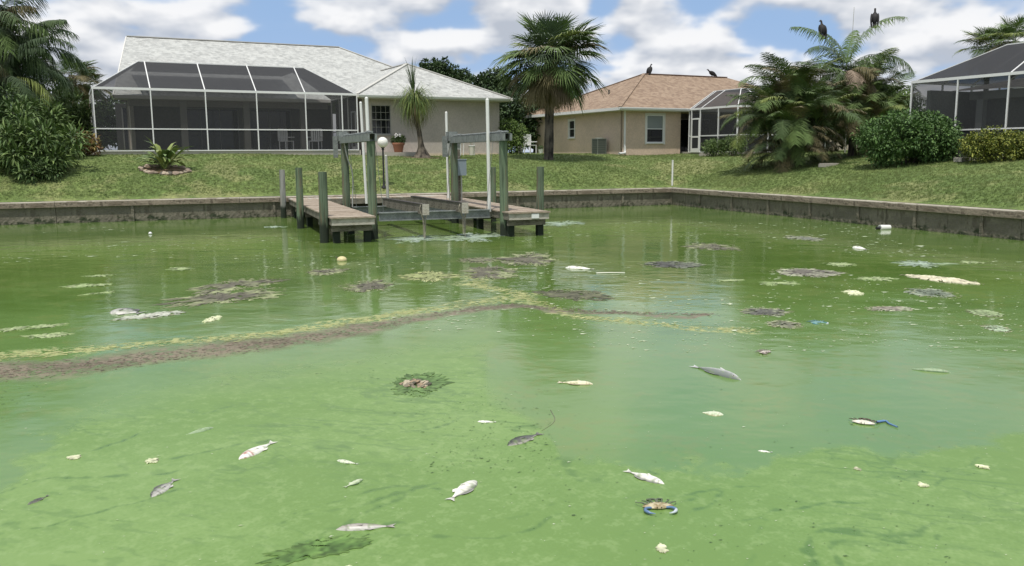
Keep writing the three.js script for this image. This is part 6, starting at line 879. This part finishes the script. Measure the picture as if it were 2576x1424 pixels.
mat('scum_mat', 'upper lobe of the big brown scum mat left of centre', 'scum mat', 600, 716, 160, 34, { ...BROWNM, seed: 1, tilt: -0.3 });
mat('scum_mat', 'lower lobe of the big brown scum mat left of centre, with pale ragged rim', 'scum mat', 560, 748, 205, 46, { ...BROWNM, seed: 2, tilt: -0.35 });
mat('scum_mat', 'brown scum mat with yellow rim below the boat lift', 'scum mat', 930, 719, 130, 26, { ...BROWNM, seed: 3 });
mat('scum_mat', 'thin brown oval scum ring left of the dock reflection', 'scum mat', 820, 684, 85, 14, { ...BROWNM, seed: 4 });
mat('scum_mat', 'brown scum mat in front of the right walkway, wide and nearest the dock', 'scum mat', 1335, 652, 130, 28, { ...BROWNM, seed: 5 });
mat('scum_mat', 'flat grey scum patch left of the wide mat before the right walkway', 'scum mat', 1205, 655, 90, 14, { ...BROWNM, seed: 6 });
mat('scum_mat', 'loose yellow brown scum below the wide mat, over the foam fork', 'scum mat', 1225, 686, 130, 30, { ...BROWNM, seed: 7, rag: 0.7, patch: 1 });
mat('scum_mat', 'dark grey long scum mat right of the thin white stick', 'scum mat', 1690, 666, 145, 17, { core: [0.085, 0.085, 0.075], rim: [0.2, 0.23, 0.15], seed: 8, rag: 0.25, rimW: 0.1 });
mat('scum_mat', 'brown grey scum mat nearest the seawall corner', 'scum mat', 1790, 621, 120, 16, { ...BROWNM, seed: 9, rag: 0.6 });
mat('scum_mat', 'faint grey scum patch far out before the right seawall', 'scum mat', 2022, 599, 75, 12, { core: [0.15, 0.16, 0.13], rim: [0.3, 0.32, 0.2], seed: 10 });
mat('scum_mat', 'large spindle shaped grey scum mat with pale rim at upper right', 'scum mat', 2033, 686, 160, 22, { core: [0.155, 0.14, 0.115], rim: [0.38, 0.40, 0.27], seed: 11, rag: 0.22 });
mat('scum_mat', 'dark oval scum mat above the turquoise crab', 'scum mat', 1925, 785, 115, 20, { core: [0.10, 0.10, 0.085], rim: [0.30, 0.33, 0.2], seed: 12, rag: 0.25 });
mat('scum_mat', 'smaller dark oval scum mat just left of the turquoise crab', 'scum mat', 1975, 817, 80, 18, { core: [0.10, 0.09, 0.08], rim: [0.27, 0.29, 0.17], seed: 13, rag: 0.25 });
mat('scum_mat', 'grey green swirl of scum below the big cream lumpy mat', 'scum mat', 2345, 738, 105, 24, { core: [0.14, 0.17, 0.12], rim: [0.27, 0.31, 0.22], seed: 14, rag: 0.5 });
mat('scum_mat', 'long pale brown scum sliver at right below the yellow disc', 'scum mat', 2240, 777, 110, 12, { core: [0.27, 0.24, 0.19], rim: [0.38, 0.40, 0.28], seed: 15, rag: 0.25 });
mat('scum_mat', 'pale green oval scum pad near the right edge', 'scum mat', 2478, 788, 70, 18, { core: [0.26, 0.33, 0.16], rim: [0.3, 0.38, 0.2], seed: 16, rag: 0.3 });
mat('scum_mat', 'lower pale green scum pad near the right edge', 'scum mat', 2508, 827, 54, 16, { core: [0.30, 0.38, 0.24], rim: [0.34, 0.42, 0.28], seed: 17, rag: 0.3 });
mat('scum_mat', 'yellow green lumpy scum patch under the dock middle', 'scum mat', 1085, 695, 110, 22, { core: [0.26, 0.29, 0.12], rim: [0.38, 0.40, 0.18], seed: 18, rag: 0.7 });
mat('scum_mat', 'dark brown scum swirl right of the foam fork', 'scum mat', 1450, 742, 150, 26, { core: [0.10, 0.10, 0.06], rim: [0.16, 0.17, 0.09], seed: 19, rag: 0.5, tilt: 0.3, thick: 0.004 });
mat('scum_mat', 'dark green torn patch under the long grey fish at the bottom', 'scum mat', 800, 1382, 190, 60, { lace: 0.15, core: [0.085, 0.165, 0.04], rim: [0.125, 0.215, 0.055], seed: 20, rag: 0.6, tilt: -1.2, thick: 0.002 });
mat('scum_mat', 'dark green torn patch around the heap of rotting debris', 'scum mat', 1050, 965, 150, 50, { lace: 0.3, core: [0.09, 0.16, 0.05], rim: [0.13, 0.215, 0.07], seed: 21, rag: 0.5, thick: 0.002 });
for (const [u, v, w, h, l, s] of [[1045, 600, 110, 14, 'pale turquoise foam film in front of the lift, left of two', 31], [1185, 597, 150, 18, 'pale turquoise foam film in front of the lift, right of two', 32], [1415, 562, 90, 11, 'pale turquoise foam film right of the right walkway end', 33], [2315, 664, 120, 14, 'pale bluish foam streak before the right seawall', 34], [690, 571, 60, 5, 'pale bluish foam streak left of the dock near the seawall', 35]]) mat('foam_patch', l, 'foam', u, v, w, h, { core: [0.33, 0.41, 0.33], rim: [0.19, 0.26, 0.13], rimW: 0.4, seed: s, rag: 0.9, thick: 0.003 });
for (const [u, v, w, h, l, s] of [[455, 676, 75, 8, 'thin lemon foam streak left of the big scum mat', 41], [240, 695, 55, 6, 'pale foam streak at left, upper of three', 42], [222, 718, 75, 8, 'pale foam streak at left, middle of three', 43], [250, 738, 45, 8, 'pale foam streak at left, lowest of three', 44], [115, 822, 70, 14, 'longest whitish foam pad near the left edge', 45], [30, 828, 80, 13, 'lemon foam pad touching the left edge', 46], [110, 845, 95, 12, 'whitish foam pad under the longest pad near the left edge', 47], [1835, 706, 52, 5, 'thin white foam streak below the dark grey mat', 48], [1960, 712, 80, 12, 'pale curled foam streak under the large spindle mat', 49], [2120, 665, 70, 10, 'faint foam smear at the right', 50], [2205, 702, 90, 10, 'loose foam patch left of the big cream lumpy mat', 51], [2440, 660, 60, 6, 'thin foam streak right of the bluish foam streak', 52]]) mat('foam_patch', l, 'foam', u, v, w, h, { core: [0.36, 0.42, 0.22], rim: [0.24, 0.32, 0.13], seed: s, rag: 0.75, rimW: 0.4, tilt: u < 400 ? -0.6 : 0, thick: 0.005 });
for (const [u, v, w, h, l, s] of [[2145, 736, 42, 12, 'bright yellow cream disc of foam at right', 61], [2474, 1176, 26, 11, 'pale pink cream pad near the right edge of the foreground', 62], [1664, 1382, 30, 20, 'small white foam lump at the bottom below the crab', 63], [186, 1152, 30, 10, 'little lemon foam fleck in the left foreground', 64], [384, 1160, 34, 11, 'pale green foam fleck in the left foreground', 65], [2322, 1222, 22, 10, 'whitish foam blob ringed by clear film in the right foreground', 66], [2157, 1180, 18, 8, 'small white blob in the right foreground film', 67], [875, 1430, 20, 8, 'tiny foam blob at the bottom', 68], [535, 804, 30, 13, 'small cream foam cluster left of centre', 69]]) mat('foam_blob', l, 'foam', u, v, w, h, { core: [0.66, 0.66, 0.44], rim: [0.5, 0.54, 0.32], seed: s, rag: 0.5, thick: 0.016, lace: 0.3 });
{ // heap of rotting debris
  const c = onY(1040, 968), o = thing('debris_heap', 'heap of rotting grey brown leaves and bits in the film at centre', 'debris', V3(c.x, 0, c.z)), r = rng(4), ms = [std({ color: lin(0.2, 0.17, 0.12) }), std({ color: lin(0.42, 0.36, 0.26) }), std({ color: lin(0.09, 0.085, 0.06) }), std({ color: lin(0.3, 0.22, 0.14) })];
  for (let k = 0; k < 46; k++) { const a = r() * 6.28, q = Math.sqrt(r()), g = new THREE.IcosahedronGeometry(0.018 + 0.028 * r(), 0); g.scale(1.6, 0.5, 0.9); g.rotateY(r() * 6); g.rotateZ((r() - 0.5) * 1.2); g.translate(Math.cos(a) * q * 0.14 + q * 0.03, 0.008 + 0.05 * (1 - q) * r(), Math.sin(a) * q * 0.13); part('scrap', g, ms[k % 4], o); }
  const bot = onY(2222, 577), b = thing('white_container', 'white plastic container with dark side floating against the right seawall', 'container', V3(bot.x, 0.03, bot.z), 0.2); part('tub', new THREE.CylinderGeometry(0.1, 0.09, 0.36, 14).rotateZ(1.571).translate(0.05, 0.02, 0), PVC, b); part('neck', new THREE.CylinderGeometry(0.045, 0.06, 0.09, 12).rotateZ(1.571).translate(-0.17, 0.02, 0), BLACK, b); part('cap', new THREE.CylinderGeometry(0.05, 0.05, 0.04, 12).rotateZ(1.571).translate(-0.235, 0.02, 0), BLACK, b);
  const f = onY(860, 656), ff = thing('rotting_fruit', 'pale yellow round fruit floating in front of the left walkway', 'fruit', V3(f.x, 0.02, f.z)); const fg = new THREE.SphereGeometry(0.11, 16, 12); fg.scale(1.1, 0.8, 1); part('fruit', fg, std({ color: lin(0.6, 0.52, 0.27), roughness: 0.5 }), ff); part('stalk', rod(V3(-0.09, 0.04, 0), V3(-0.15, 0.08, 0), 0.012), OLDWOOD, ff);
  const A = onY(1500, 688), B = onY(1572, 687), st = thing('white_stick', 'thin white stick floating below the far white fish', 'stick', A.clone().add(B).multiplyScalar(0.5)); const d = B.clone().sub(A).multiplyScalar(0.5); part('stick', tubeThrough([d.clone().negate().setY(0.006), V3(0, 0.012, 0.01), d.clone().setY(0.008)], 0.018, 0.012, 6, 8), std({ color: lin(0.6, 0.6, 0.5) }), st);
  const w = onY(378, 589), wb = thing('white_ball', 'tiny white round float left of the dock near the far seawall', 'float', V3(w.x, 0, w.z)); part('ball', new THREE.SphereGeometry(0.055, 12, 10).translate(0, 0.02, 0), WHITE, wb); part('ring', new THREE.TorusGeometry(0.056, 0.008, 5, 14).rotateX(1.571).translate(0, 0.02, 0), PVC2, wb);
  const tw = onY(1385, 1032), t2 = onY(1395, 1060), t3 = onY(1362, 1085); const tg = thing('sunken_twig', 'thin dark twig lying in the film above the black backed fish', 'twig', V3(t2.x, 0, t2.z)); part('twig', tubeThrough([tw, t2, t3].map((p) => p.clone().sub(t2).setY(0.001)), 0.004, 0.0015, 5, 10), OLDWOOD, tg);
}
// countless flecks drifting on the water
{
  const fl = (name, label, N, matr, seed, place, size, colA, colB) => {
    const g = new THREE.CircleGeometry(1, 9), p = g.attributes.position, r = rng(seed); for (let i = 1; i < p.count; i++) { const f = 0.7 + 0.5 * noise2(i * 1.7, seed); p.setXY(i, p.getX(i) * f, p.getY(i) * f); } p.setZ(0, 0.15); g.rotateX(-Math.PI / 2); g.computeVertexNormals();
    const im = new THREE.InstancedMesh(g, matr, N), M = new THREE.Matrix4(), Q = new THREE.Quaternion(), c = new THREE.Color(); let n = 0, guard = 0;
    while (n < N && guard++ < N * 50) { const q = place(r); if (!q) continue; const k = size(r, q); Q.setFromAxisAngle(V3(0, 1, 0), 0.25 + (r() - 0.5) * 0.9); M.compose(V3(q.x, 0.0035 + 0.002 * r(), q.z), Q, V3(k * (1 + 1.6 * r()), k * 0.12, k * (0.5 + 0.5 * r()))); im.setMatrixAt(n, M); const t = mixc(colA, colB, r()); c.setRGB(...t); im.setColorAt(n, c); n++; }
    im.count = n; im.name = numbered(name); im.castShadow = im.receiveShadow = true; tag(im, label, 'flecks', null, 'stuff'); scene.add(im);
  };
  const open = (p) => { const [s, t] = toLot(p.x, p.z); return s < -0.3 && t < -0.3; }, FL = std({ roughness: 0.9, side: THREE.DoubleSide });
  fl('foam_flecks', 'pale foam flecks scattered over the far half of the water', 2600, FL, 1, (r) => { const p = onY(-60 + 2700 * r(), 556 + 330 * Math.pow(r(), 1.2)); return open(p) && fbm2(p.x * 0.22 + 3, p.z * 0.3, 3) + 0.22 * (r() - 0.5) > 0.02 ? p : null; }, (r, q) => (0.014 + 0.10 * r() * r() * r()) * clamp(-q.z / 22, 0.3, 1.1), [0.24, 0.32, 0.16], [0.52, 0.57, 0.40]);
  fl('scum_flecks', 'dark green specks scattered in the near algae film', 800, FL, 2, (r) => { const p = r() < 0.7 ? onY(-60 + 1450 * r(), 930 + 260 * r()) : onY(-60 + 2700 * r(), 860 + 600 * r()); return fbm2(p.x * 0.5 + 3, p.z * 0.6, 3) + 0.3 * (r() - 0.5) > 0.05 ? p : null; }, (r) => 0.003 + 0.009 * r() * r(), [0.06, 0.11, 0.035], [0.09, 0.16, 0.05]);
  fl('foam_flecks', 'tiny pale flecks in the near algae film', 420, FL, 3, (r) => onY(-60 + 2700 * r(), 860 + 600 * r()), (r) => 0.003 + 0.011 * r() * r() * r(), [0.34, 0.42, 0.22], [0.62, 0.66, 0.5]);
  { let i = 0; fl('scum_flecks', 'crumbs of scum and foam broken off round the floating mats', 3600, FL, 7, (r) => { const m = MATS[Math.floor(r() * 21) % MATS.length], a = r() * 6.283, q = 0.72 + 0.5 * Math.pow(r(), 1.6), z = Math.sin(a) * q * m[3]; return V3(m[0] + Math.cos(a) * q * m[2] + m[4] * z, 0, m[1] + z); }, (r, q) => (0.008 + 0.035 * r() * r()) * clamp(-q.z / 20, 0.25, 1), [0.17, 0.15, 0.11], [0.42, 0.43, 0.25]); }
  const near = (P) => (r) => { const i = Math.floor(r() * (P.length - 1)), t = r(), w = lerp(P[i][2], P[i + 1][2], t); return V3(lerp(P[i][0], P[i + 1][0], t) + (r() - 0.5) * 0.2, 0, lerp(P[i][1], P[i + 1][1], t) + (r() + r() - 1) * w * 1.15); };
  fl('scum_flecks', 'brown scum crumbs along the long drift line', 2600, FL, 4, near(FOAM_BROWN), (r) => 0.008 + 0.025 * r() * r(), [0.10, 0.075, 0.055], [0.26, 0.21, 0.155]);
  fl('foam_flecks', 'lemon foam crumbs along the upper edge of the long drift line', 1500, FL, 5, near(FOAM_LEMON[0]), (r) => 0.008 + 0.028 * r() * r(), [0.26, 0.30, 0.10], [0.50, 0.50, 0.24]);
  fl('foam_flecks', 'lemon foam crumbs at the fork of the drift line', 900, FL, 6, (r) => near(FOAM_LEMON[1 + (r() < 0.5 ? 0 : 1)])(r), (r) => 0.010 + 0.035 * r() * r(), [0.26, 0.30, 0.10], [0.50, 0.50, 0.24]);
}
renderer.render(scene, camera);
